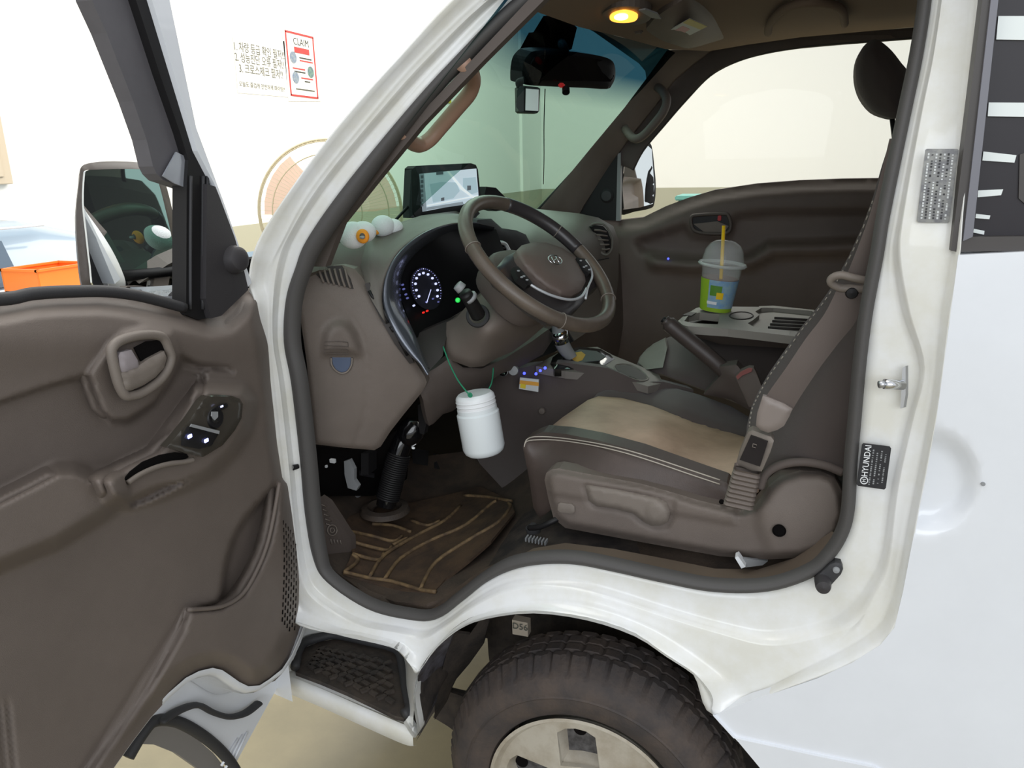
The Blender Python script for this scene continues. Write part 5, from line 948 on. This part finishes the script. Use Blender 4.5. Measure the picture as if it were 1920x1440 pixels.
# ------------------------------------------------------------------ details on the white body
stk2 = P(1668, 725, 'y', 1.24)
pl = sheet('striker_plate', [(1692,690),(1698,686),(1698,740),(1694,764),(1688,766),(1690,730)], ('y', 1.235), 'silver', truck, grid=10, thick=(.004, .004, 0))
stt = tube('door_striker', [P(1692, 722, 'y', 1.232), P(1672, 721, 'y', 1.215), P(1658, 720, 'y', 1.21)], .0075, 'chrome', pl, 12, n=1, label='chrome door striker pin')
tube('striker_pin', [P(1660, 720, 'y', 1.21), P(1648, 721, 'y', 1.207)], .0055, 'silver', pl, 12, n=1)
sw_ = sheet('courtesy_switch', [(1527,1092),(1530,1084),(1556,1060),(1566,1056),(1577,1058),(1581,1068),(1577,1078),(1556,1101),(1545,1107),(1532,1104)], ('y', 1.236), 'rubber', truck, grid=6, thick=(0, .02, 0), rnd=.003, smooth='all')
lathe('switch_plunger', [(0, -.022), (.011, -.020), (.0125, -.014), (.0135, .004)], P(1543, 1091, 'y', 1.236), (0, 1, 0), 'sail_black', sw_, 20)
lathe('switch_screw', [(0, -.003), (.005, -.002), (.006, .002)], P(1568, 1069, 'y', 1.235), (0, 1, 0), 'grey', sw_, 12)
LBY = 1.2365
lb = sheet('maker_label', [(1616,834),(1619,831),(1668,837),(1671,841),(1661,915),(1658,918),(1609,911),(1606,908)], ('y', LBY), mat('label_black', (38, 38, 42), .4), truck, grid=20, thick=(0, .001, 0), label='black label with HYUNDAI lettering on the white door pillar')
def LP(a, b):                # a along the label (bottom to top), b across
    p00, p10, p01 = P(1607, 909, 'y', LBY-.001), P(1617, 833, 'y', LBY-.001), P(1659, 916, 'y', LBY-.001); return p00+(p10-p00)*a+(p01-p00)*b
ld = LP(1, 0)-LP(0, 0); lu = -(LP(0, 1)-LP(0, 0))
text('label_name', 'HYUNDAI', LP(.615, .23), ld, lu, .0128, 'white_plastic', lb, wd=.92)
tube('label_emblem', [LP(.13+.085*cos(a), .23+.13*sin(a)) for a in [2*pi*k/20 for k in range(20)]], .0008, 'white_plastic', lb, 6, n=1, closed=True)
text('label_emblem_letter', 'H', LP(.13, .23), ld, lu+ld*.3, .008, 'white_plastic', lb)
def print_row(fn, b, a0, a1, hgt, m, parent, n):       # a row of small print too fine to read
    bm = bmesh.new(); x = a0; dx, dy = (fn(1, 0)-fn(0, 0)), (fn(0, 1)-fn(0, 0)); nn = dx.cross(dy).normalized()*.0002
    for i in range(n):
        wd = (a1-a0)/n*random.choice((.35, .5, .62, .75)); c = [fn(x, b-hgt/2), fn(x+wd, b-hgt/2), fn(x+wd, b+hgt/2), fn(x, b+hgt/2)]
        if random.random() > .12: bm.faces.new([bm.verts.new(p+Vector((0, -.0004, 0))) for p in c])
        x += (a1-a0)/n
    me = bpy.data.meshes.new('print_row'); bm.to_mesh(me); bm.free(); o = link('print_row', me, m, parent, False); o['kind'] = 'stuff'
random.seed(3)
for k in range(4): print_row(LP, .42+.15*k, .04+.03*k, .92-.06*(k % 2), .055, 'grey', lb, 16)
vl = sheet('data_label', [(1735,281),(1738,279),(1795,279),(1798,282),(1780,416),(1777,418),(1722,417),(1719,414)], ('y', 1.226), mat('label_foil', (132, 132, 128), .35, metal=.3, col2=(104, 104, 106), vscale=90), truck, grid=20, thick=(0, .001, 0), label='grey printed data label on the upper white pillar')
random.seed(3)
def VP(a, b):
    p00, p10, p01 = P(1720, 415, 'y', 1.2255), P(1735, 280, 'y', 1.2255), P(1779, 417, 'y', 1.2255); return p00+(p10-p00)*a+(p01-p00)*b
vd = VP(1, 0)-VP(0, 0); vu = -(VP(0, 1)-VP(0, 0))
for k in range(7): print_row(VP, .12+.125*k, .04, .96, .06, 'rubber' if k % 2 else 'label_white', vl, 22)
# ================================================================== LOOSE THINGS
def at(name, label, cat, u, v, k, val, **kw): return thing(name, label, cat, P(u, v, k, val), **kw)
# iced drink on the tray
cb = P(1341, 581, 'z', 1.160); cup = thing('iced_drink_cup', 'clear domed takeaway cup with yellow straw and green and blue sleeve on the grey tray', 'cup', cb)
ax_ = Vector((.10, 0, 1)).normalized()
mat('clear_plastic', (235, 240, 240), .06, alpha=.22, spec=.8); mat('liquid', (112, 72, 52), .2); mat('straw_yellow', (238, 196, 30), .4)
lathe('cup_body', [(.0, 0), (.0405, 0), (.0415, .002), (.0535, .125), (.0545, .127), (.053, .128)], cb, ax_, 'clear_plastic', cup, 36)
lathe('drink', [(0, .003), (.039, .003), (.0475, .090), (0, .090)], cb, ax_, 'liquid', cup, 36)
lid = lathe('dome_lid', [(.052, .122), (.063, .124), (.064, .129), (.056, .133), (.054, .145), (.050, .165), (.040, .180), (.026, .189), (.012, .192)], cb, ax_, 'clear_plastic', cup, 36)
lathe('lid_rim', [(.0625, .1225), (.0655, .1265), (.0625, .131), (.059, .1265), (.0625, .1225)], cb, ax_, mat('lid_edge', (215, 220, 218), .15, alpha=.6), lid, 36)
def sleeve(name, a0, a1, h0, h1, m, off=.0008, n=16):
    s1 = ax_.cross(Vector((0, 1, 0))).normalized(); s2 = ax_.cross(s1)   # s1 along x, s2 along y
    V = []
    for h in (h0, (h0+h1)/2, h1):
        row = []
        for i in range(n+1):
            a = radians(a0+(a1-a0)*i/n); r = .0415+(.0535-.0415)*h/.125+off; row.append(cb+ax_*h+Vector((1, 0, -.1)).normalized()*cos(a)*r+Vector((0, -1, 0))*sin(a)*r)
        V.append(row)
    return loft(name, V, m, cup)
sl = sleeve('green_sleeve', 118, 250, .012, .088, mat('lime', (150, 186, 50), .4)); sl['label'] = 'lime green part of the cup sleeve'
s2_ = sleeve('blue_sleeve', -70, 118, .012, .088, mat('sky', (120, 160, 200), .4, col2=(150, 180, 190), vscale=60)); s2_['label'] = 'pale blue part of the cup sleeve'
sleeve('base_band', -70, 250, .001, .012, 'lime'); sleeve('leaf_print', 75, 112, .046, .074, mat('leaf', (90, 140, 50), .4), .0014); sleeve('yellow_print', 68, 90, .038, .056, 'straw_yellow', .0018); sleeve('white_print', 85, 120, .022, .03, 'white_plastic', .0014)
tube('straw', [P(1350, 552, 'y', cb.y-.02), P(1354, 485, 'y', cb.y-.01), P(1357, 423, 'y', cb.y)], .0048, 'straw_yellow', cup, 12, n=1)
# hanging jar
jt, jb = P(890, 741, 'y', 1.50), P(909, 848, 'y', 1.50); ja = (jb-jt).normalized(); L_ = (jb-jt).length; jr = .0475
jar = thing('hanging_jar', 'white plastic jar with a white lid hanging below the steering wheel on a green cord', 'jar', jb)
mat('jar_white', (222, 228, 230), .3, spec=.5)
lathe('jar_body', [(0, L_+.004), (.018, L_+.003), (.020, L_), (.038, L_+.001), (.044, L_-.004), (jr, L_-.014), (jr, L_*.30), (jr-.003, L_*.27), (jr-.003, L_*.20)], jt, ja, 'jar_white', jar, 48)
jl = lathe('jar_lid', [(0, -.006), (.037, -.005), (.042, .000), (.0435, .004), (.0435, .034), (.041, .036), (.035, .036)], jt, ja, 'white_plastic', jar, 48)
for k in range(3): lathe('lid_ridge', [(.0436, .008+k*.009), (.0446, .010+k*.009), (.0436, .012+k*.009)], jt, ja, 'white_plastic', jl, 48)
lathe('cord_hole', [(0, -.0005), (.005, -.0005), (.006, .001)], P(881, 741, 'y', 1.452), (0, 1, 0), mat('cord_green', (40, 130, 96), .6), jl, 14)
tube('green_cord', [P(831, 650, 'y', 1.54), P(843, 682, 'y', 1.51), P(858, 712, 'y', 1.475), P(872, 731, 'y', 1.455), P(880, 740, 'y', 1.450)], .0017, 'cord_green', jar, 8)
tube('green_cord', [P(925, 690, 'y', 1.60), P(924, 705, 'y', 1.58), P(921, 720, 'y', 1.55), P(915, 732, 'y', 1.535)], .0015, 'cord_green', jar, 8)
# navigation tablet on the dashboard
nt_ = at('navigation_tablet', 'black navigation tablet showing a pale map, standing on the dashboard behind the wheel', 'tablet', 835, 400, 'y', 1.95)
TN = [(784,322,'y',1.93),(893,312,'y',2.02),(900,380,'y',2.02),(790,402,'y',1.93)]
tb = sheet('tablet_case', [(776,316),(782,311),(885,306),(894,309),(898,318),(904,378),(900,388),(895,393),(790,409),(782,408),(777,400)], TN, 'black', nt_, grid=12, thick=(-.03, .01, 0), rnd=.004)
TT = TPS(TN)
sheet('case_side', [(771,319),(778,313),(781,320),(786,407),(780,409),(768,409),(767,395)], lambda u, v: TT(u, v)+.006, 'rubber', nt_, grid=12, thick=(-.025, .01, 0))
mat('screen', (200, 212, 222), .6, emit=(206, 216, 228), estr=.42); mat('screen_bar', (150, 158, 168), .2, emit=(150, 158, 168), estr=.3); mat('screen_dark', (90, 94, 102), .3, emit=(90, 96, 106), estr=.2); mat('map_area', (176, 196, 206), .6, emit=(180, 200, 212), estr=.38); mat('map_road', (232, 234, 234), .2, emit=(235, 238, 240), estr=.45)
sheet('tablet_screen', [(786,326),(893,316),(898,377),(792,397)], lambda u, v: TT(u, v)-.003, 'screen', nt_, grid=20, thick=(0, .001, 0))
def scr(n, L, m, k): return sheet(n, L, lambda u, v: TT(u, v)-.003-k*.0005, m, nt_, grid=30, thick=(0, .0002, 0))
scr('side_toolbar', [(786,326),(795,325),(800,395),(792,397)], 'screen_bar', 1); scr('bottom_bar', [(800,389),(868,378),(869,384),(800,394)], 'screen_bar', 1)
scr('map_district', [(806,345),(828,341),(856,342),(862,358),(850,372),(812,380),(808,360)], 'map_area', 1); scr('map_district', [(868,334),(892,332),(896,360),(880,366),(868,350)], 'map_area', 1)
scr('map_road', [(838,321),(842,321),(868,352),(893,372),(890,374),(864,355)], 'map_road', 2); scr('map_road', [(800,385),(896,366),(896,368),(800,387)], 'map_road', 2)
scr('map_pin', [(876,348),(883,348),(883,356),(876,357)], 'screen_dark', 3); scr('map_pin', [(827,371),(833,370),(833,376),(827,377)], 'screen_dark', 3); scr('zoom_label', [(818,322),(831,321),(831,327),(818,328)], 'screen_dark', 3)
for k in range(7): scr('toolbar_icon', [(788.5,329+k*8.8),(793.5,328.5+k*8.8),(794,334+k*8.8),(789,334.6+k*8.8)], 'screen_dark', 3)
sheet('tablet_foot', [(786,404),(890,390),(900,400),(890,410),(800,415)], lambda u, v: TT(u, 395)+.03, 'black', nt_, grid=20, thick=(-.03, .03, 0))
sheet('far_bracket', [(903,388),(912,350),(930,352),(952,374),(962,392),(930,396)], [(903,388,'y',2.12),(912,350,'y',2.14),(962,392,'y',2.2)], 'black', nt_, grid=20, thick=(-.03, .01, 0))
tube('tablet_cable', [P(742, 412, 'y', 1.86), P(757, 396, 'y', 1.90), P(768, 384, 'y', 1.93)], .004, 'black', nt_, 8)
# dash camera
dc = at('dash_camera', 'small black dash camera with a white label hanging left of the rear view mirror', 'camera', 990, 212, 'y', 1.96)
sheet('camera_body', [(972,163),(976,160),(1008,163),(1013,166),(1011,208),(1008,212),(977,211),(973,208)], ('y', 1.95), 'black', dc, grid=12, thick=(-.02, .03, 0), rnd=.002)
sheet('white_label', [(986,166),(1010,168),(1009,208),(985,207)], ('y', 1.945), 'white_plastic', dc, grid=20, thick=(0, .003, 0))
sheet('camera_side', [(969,170),(974,162),(982,163),(982,209),(974,210),(968,200)], ('y', 1.948), 'rubber', dc, grid=12, thick=(0, .02, 0))
tube('camera_mount', [P(975, 162, 'y', 1.96), P(973, 154, 'y', 1.95), P(984, 150, 'y', 1.95)], .009, 'black', dc, 10)
tube('camera_cable', [P(1022, 167, 'x', -.66), P(1020, 230, 'x', -.72), P(1020, 300, 'x', -.79), P(1019, 345, 'x', -.84)], .0014, 'black', dc, 6)
# two white soft toys on the dashboard
mat('plush', (228, 230, 232), .8, bump=.6, bscale=500, sheen=.3); mat('orange_felt', (236, 150, 40), .7)
def ell(name, c, r, m, parent, rot=None, seg=28):
    bm = bmesh.new(); bmesh.ops.create_uvsphere(bm, u_segments=seg, v_segments=seg//2, radius=1); bmesh.ops.scale(bm, vec=r, verts=bm.verts)
    if rot: bmesh.ops.transform(bm, matrix=rot.to_4x4(), verts=bm.verts)
    bmesh.ops.translate(bm, vec=Vector(c), verts=bm.verts); me = bpy.data.meshes.new(name); bm.to_mesh(me); bm.free(); return link(name, me, m, parent, 'all')
for nm, u, v, rr, yy, lab in ((0, 662, 441, .030, 1.44, 'white round soft toy with orange ring, nearer the windscreen pillar'), (1, 718, 424, .026, 1.58, 'smaller white soft toy lying behind the first, beside the instrument hood')):
    c = P(u, v, 'y', yy); ty_ = thing('soft_toy', lab, 'toy', c-Vector((0, 0, rr)), group='white soft toys on the dashboard')
    ell('toy_body', c, (rr*1.05, rr*1.0, rr*.95), 'plush', ty_)
    ell('toy_back', c+Vector((.018, .012, .006)) if nm == 0 else c+Vector((.014, .02, -.004)), (rr*.95, rr*.8, rr*.75), 'plush', ty_)
    q = P(u+(18 if nm == 0 else -14), v+(2 if nm == 0 else 10), 'y', yy-rr*.80)
    ell('orange_ring', q, (rr*.50, rr*.28, rr*.50) if nm == 0 else (rr*.4, rr*.2, rr*.3), 'orange_felt', ty_)
    if nm == 0:
        ell('dark_mouth', q+Vector((.003, -.006, .001)), (rr*.22, rr*.14, rr*.22), 'trim_dark', ty_); ell('grey_beak', q+Vector((.006, -.012, -.001)), (rr*.2, rr*.16, rr*.12), 'grey', ty_)
# floor mat with raised ribs
fmT = TPS([(585,925,'x',-1.08),(760,860,'x',-1.05),(612,1050,'y',1.30),(700,1115,'y',1.30),(850,1115,'y',1.30),(780,1040,'z',.655),(900,900,'z',.67),(720,965,'z',.66),(1000,1040,'z',.80),(1100,1040,'z',.82),(960,950,'z',.73)])
fmat = at('floor_mat', 'muddy brown rubber floor mat with raised ribs in the footwell', 'mat', 790, 1110, 'z', .66)
MT = [(643,1072),(655,1050),(660,1035),(655,1010),(640,985),(655,968),(690,955),(760,945),(850,925),(900,912),(958,938),(965,960),(920,1015),(880,1050),(835,1085),(812,1112),(760,1108),(700,1092)]
mt2 = sheet('rubber_sheet', MT, lambda u, v: fmT(u, v)-.012, mat('mat_brown', (62, 49, 40), .7, bump=.5, bscale=150, col2=(84, 66, 50), vscale=16), fmat, grid=12, thick=(0, 0, -.008), smooth='all')
mat('rib_tan', (120, 98, 68), .75, col2=(80, 64, 48), vscale=40)
def cc2(L): return [(540+x/3.556, 760+y/3.556) for x, y in L]
for L in ([(370,1110),(540,1150),(690,1172),(870,1225),(985,1243)], [(540,1150),(640,1000),(850,870),(1040,770),(1150,670)], [(640,1165),(750,1020),(950,900),(1180,800),(1350,660),(1390,640)], [(880,1230),(980,1050),(1200,900),(1400,780),(1480,680),(1470,650)], [(430,910),(650,965),(690,940)], [(410,840),(560,870),(700,905),(760,870)], [(430,990),(600,1030),(640,985)], [(380,1108),(465,1035),(430,990)], [(560,790),(700,800),(820,845)], [(820,765),(930,800),(1010,770)], [(700,930),(800,880)], [(1170,600),(1330,610),(1490,640)]):
    L = cc2(L); tube('mat_rib', [Vector(_C+ray(u, v)*(fmT(u, v)-.017)) for u, v in L], .0046, 'rib_tan', mt2, 6, n=4)
# paper under the seat
pp_ = at('folded_paper', 'crumpled white paper wedged under the driver seat', 'paper', 1390, 1062, 'y', 1.36)
sheet('paper_edge', [(1378,1046),(1384,1043),(1398,1063),(1390,1066)], ('y', 1.33), 'white_plastic', pp_, grid=10, thick=(0, .02, 0))
sheet('paper_leaf', [(1386,1046),(1440,1052),(1430,1060),(1398,1064)], [(1386,1046,'y',1.34),(1440,1052,'y',1.38),(1398,1064,'y',1.34)], 'grey', pp_, grid=10, thick=(0, .006, 0))
# industrial fan by the wall
fcn = P(622, 398, 'y', 3.9); FR = .40; fan = thing('electric_fan', 'large wire-cage fan with pale salmon blades standing by the wall', 'fan', (fcn.x, fcn.y, 0))
fd = (Vector(_C)-fcn); fd.z *= .5; fd.normalize(); fs_ = fd.cross(Vector((0, 0, 1))).normalized(); fu = fs_.cross(fd)
def FN(r, a, d=0): return fcn+(fs_*cos(a)+fu*sin(a))*r+fd*d
mat('cage', (186, 176, 146), .5); mat('blade', (232, 190, 164), .35, alpha=.8)
cg = tube('cage_ring', [FN(FR, 2*pi*k/64) for k in range(64)], .007, 'cage', fan, 8, n=1, closed=True)
for r, d in ((FR*.97, .05), (FR*.80, .085), (FR*.42, .11)): tube('cage_hoop', [FN(r, 2*pi*k/48, d) for k in range(48)], .003, 'cage', cg, 6, n=1, closed=True)
V = []; Fc = []
for k in range(96):
    a = 2*pi*k/96; pr = [(FR, .0), (FR*.97, .05), (FR*.8, .085), (FR*.5, .105), (FR*.2, .115)]; da = .004
    for r, d in pr: V.append(FN(r, a-da*.5/r*FR, d)); V.append(FN(r, a+da*.5/r*FR, d)); V.append(FN(r, a, d+.003))
    b = k*15
    for i in range(4):
        for q in range(3): Fc.append((b+i*3+q, b+i*3+(q+1) % 3, b+i*3+3+(q+1) % 3, b+i*3+3+q))
o = mesh('cage_wires', V, Fc, 'cage', cg, False); o['kind'] = 'stuff'
lathe('centre_badge', [(0, .13), (.06, .128), (.08, .118), (.082, .11)], fcn, fd, 'cage', cg, 32)
for k in range(3):
    a0 = 2*pi*k/3+.5; R0 = []
    for r in (.07, .15, .25, .34, .37):
        w2 = .55 if r < .3 else .5; R0.append([FN(r, a0+w2*(t-.5)*2, .02+.05*(t-.5)) for t in (0, .2, .4, .6, .8, 1)])
    loft('fan_blade', R0, 'blade', fan, smooth='all')
lathe('fan_hub', [(0, .07), (.06, .06), (.075, .03), (.075, -.02), (.09, -.05), (.09, -.16), (.05, -.2), (0, -.2)], fcn, fd, mat('motor', (196, 196, 190), .4), fan, 28)
tube('fan_pole', [(fcn.x-fd.x*.1, fcn.y-fd.y*.1, .04), (fcn.x-fd.x*.1, fcn.y-fd.y*.1, fcn.z)], .025, 'motor', fan, 14, n=1)
lathe('fan_base', [(0, .05), (.2, .04), (.26, .02), (.27, 0)], (fcn.x-fd.x*.1, fcn.y-fd.y*.1, 0), (0, 0, 1), 'motor', fan, 32)
# pale blue car behind the door mirror
CX = -4.04; ctop = [P(u, v, 'x', CX) for u, v in ((0,427),(60,421),(137,413),(200,410))]
car = thing('parked_car', 'pale blue car parked by the wall beyond the door mirror', 'car', (-4.6, 2.2, 0))
mat('car_blue', (136, 154, 170), .25, coat=.6); mat('car_glass', (88, 104, 120), .1, coat=.4)
zt = ctop[0].z; y1 = ctop[2].y
def sec(y, k, zr):    # one cross-section of the car; k = how far the cabin rises
    b = .78; x0, x1 = CX, CX-1.3
    sh = .93
    return [Vector((x0, y, .25)), Vector((x0+.05, y, .5)), Vector((x0+.03, y, .8)), Vector((x0-.0, y, sh)), Vector((x0-.10*k-.02, y, sh+(zr-sh)*.8*k)), Vector((x0-.25*k-.05, y, sh+(zr-sh)*k+.01)), Vector((x1+.25*k+.05, y, sh+(zr-sh)*k+.01)), Vector((x1+.1*k+.02, y, sh+(zr-sh)*.8*k)), Vector((x1, y, sh)), Vector((x1-.03, y, .5)), Vector((x1, y, .25))]
ze = zt+.02
prf = [(-.9, .05), (-.6, .6), (-.2, .95), (.6, 1), (1.6, 1), (2.2, .96), (2.7, .6), (3.05, .12), (3.7, .0), (4.0, -.35)]
ys0 = y1-2.35
loft('car_body', [sec(ys0+y, k, ze) for y, k in prf], 'car_blue', car, smooth=50)
for ya, yb in ((-.1, .95), (1.0, 1.95)):
    prism('side_window', [(CX-.004, ys0+ya+.12, .965), (CX-.004, ys0+yb, .965), (CX-.075, ys0+yb-.02, .93+(ze-.93)*.74), (CX-.075, ys0+ya+.2, .93+(ze-.93)*.74)], (.006, 0, .002), 'car_glass', car)
tube('waist_line', [(CX+.006, ys0+y, .945) for y in (-.6, .5, 1.6, 2.6)], .008, 'white_plastic', car, 6)
tube('roof_line', [(CX-.06, ys0+y, ze-.03) for y in (-.1, .8, 1.6, 2.2)], .007, 'white_plastic', car, 6)
tube('door_handle', [(CX+.02, ys0+1.1, .86), (CX+.035, ys0+1.18, .865), (CX+.02, ys0+1.3, .86)], .014, mat('slate', (112, 122, 134), .4), car, 8)
for yy in (-.2, 2.9): lathe('car_wheel', [(.0, -.01), (.2, .0), (.24, .02), (.31, .02), (.31, -.15), (0, -.15)], (CX+.04, ys0+yy, .31), (1, 0, 0), 'tyre', car, 28)
# white work table with an orange crate
tz = .97; ta = P(0, 550, 'z', tz); tb_ = P(80, 527, 'z', tz); tbl = thing('work_table', 'white-topped work table below the pale blue car', 'table', (ta.x-.1, ta.y, 0))
cxm, cym = P(112, 546, 'z', tz).x-.08, ta.y+.0
box('table_top', (cxm, cym+.1, tz-.015), (.56, 1.5, .03), 'white_plastic', tbl, .004)
for dx in (-.27, .27):
    for dy in (-.6, .8): box('leg', (cxm+dx, cym+dy, (tz-.03)/2), (.04, .04, tz-.03), 'grey', tbl, .004)
q = P(112, 546, 'z', tz); q2 = P(112, 500, 'x', q.x); crt = thing('orange_crate', 'orange plastic crate standing on the white table', 'crate', (q.x-.1, q.y, tz))
mat('crate_orange', (240, 130, 50), .4); hgt = max(.08, q2.z-tz)
wv = hypot(P(148, 540, 'x', q.x).y-P(75, 540, 'x', q.x).y, 0)+.12; cyc = P(75, 540, 'x', q.x).y+wv/2
cb_ = box('crate_base', (q.x-.12, cyc, tz+.006), (.26, wv, .012), 'crate_orange', crt, .003)
for nm, c, s in (('crate_wall', (q.x, cyc), (.010, wv)), ('crate_wall', (q.x-.25, cyc), (.010, wv)), ('crate_wall', (q.x-.125, cyc-wv/2+.005), (.25, .010)), ('crate_wall', (q.x-.125, cyc+wv/2-.005), (.25, .010))):
    wq = box(nm, (c[0], c[1], tz+hgt/2), (s[0], s[1], hgt), 'crate_orange', crt, .002); box('crate_rim', (c[0], c[1], tz+hgt-.006), (s[0]+.014, s[1]+.014, .014), 'crate_orange', wq, .003)
# wall socket with cable, teal box beyond the far door
sk = P(333, 345, 'x', -5.37); skt = thing('wall_socket', 'small pale wall socket with a thin black cable behind the door mirror', 'socket', sk)
box('socket_plate', sk, (.02, .11, .08), 'beige', skt, .004); tube('cable', [sk+Vector((.02, 0, -.02)), P(326, 372, 'x', -5.33), P(336, 388, 'x', -5.34), P(350, 404, 'x', -5.34), P(372, 420, 'x', -5.33)], .008, 'black', skt, 6)
tq = P(1295, 372, 'y', 7.0); tc_ = thing('teal_box', 'teal box standing in the hall beyond the far side window', 'box', (tq.x, 7.0, 0))
bx0, bx1 = P(1270, 372, 'y', 7).x, P(1345, 372, 'y', 7).x; zt_ = P(1290, 367, 'y', 7).z
box('box_body', ((bx0+bx1)/2, 7.2, zt_/2-.02), (bx1-bx0, .4, zt_-.04), mat('teal', (84, 136, 128), .5), tc_, .01)
box('box_lid', ((bx0+bx1)/2, 7.2, zt_-.02), (bx1-bx0+.04, .44, .04), 'teal', tc_, .008)
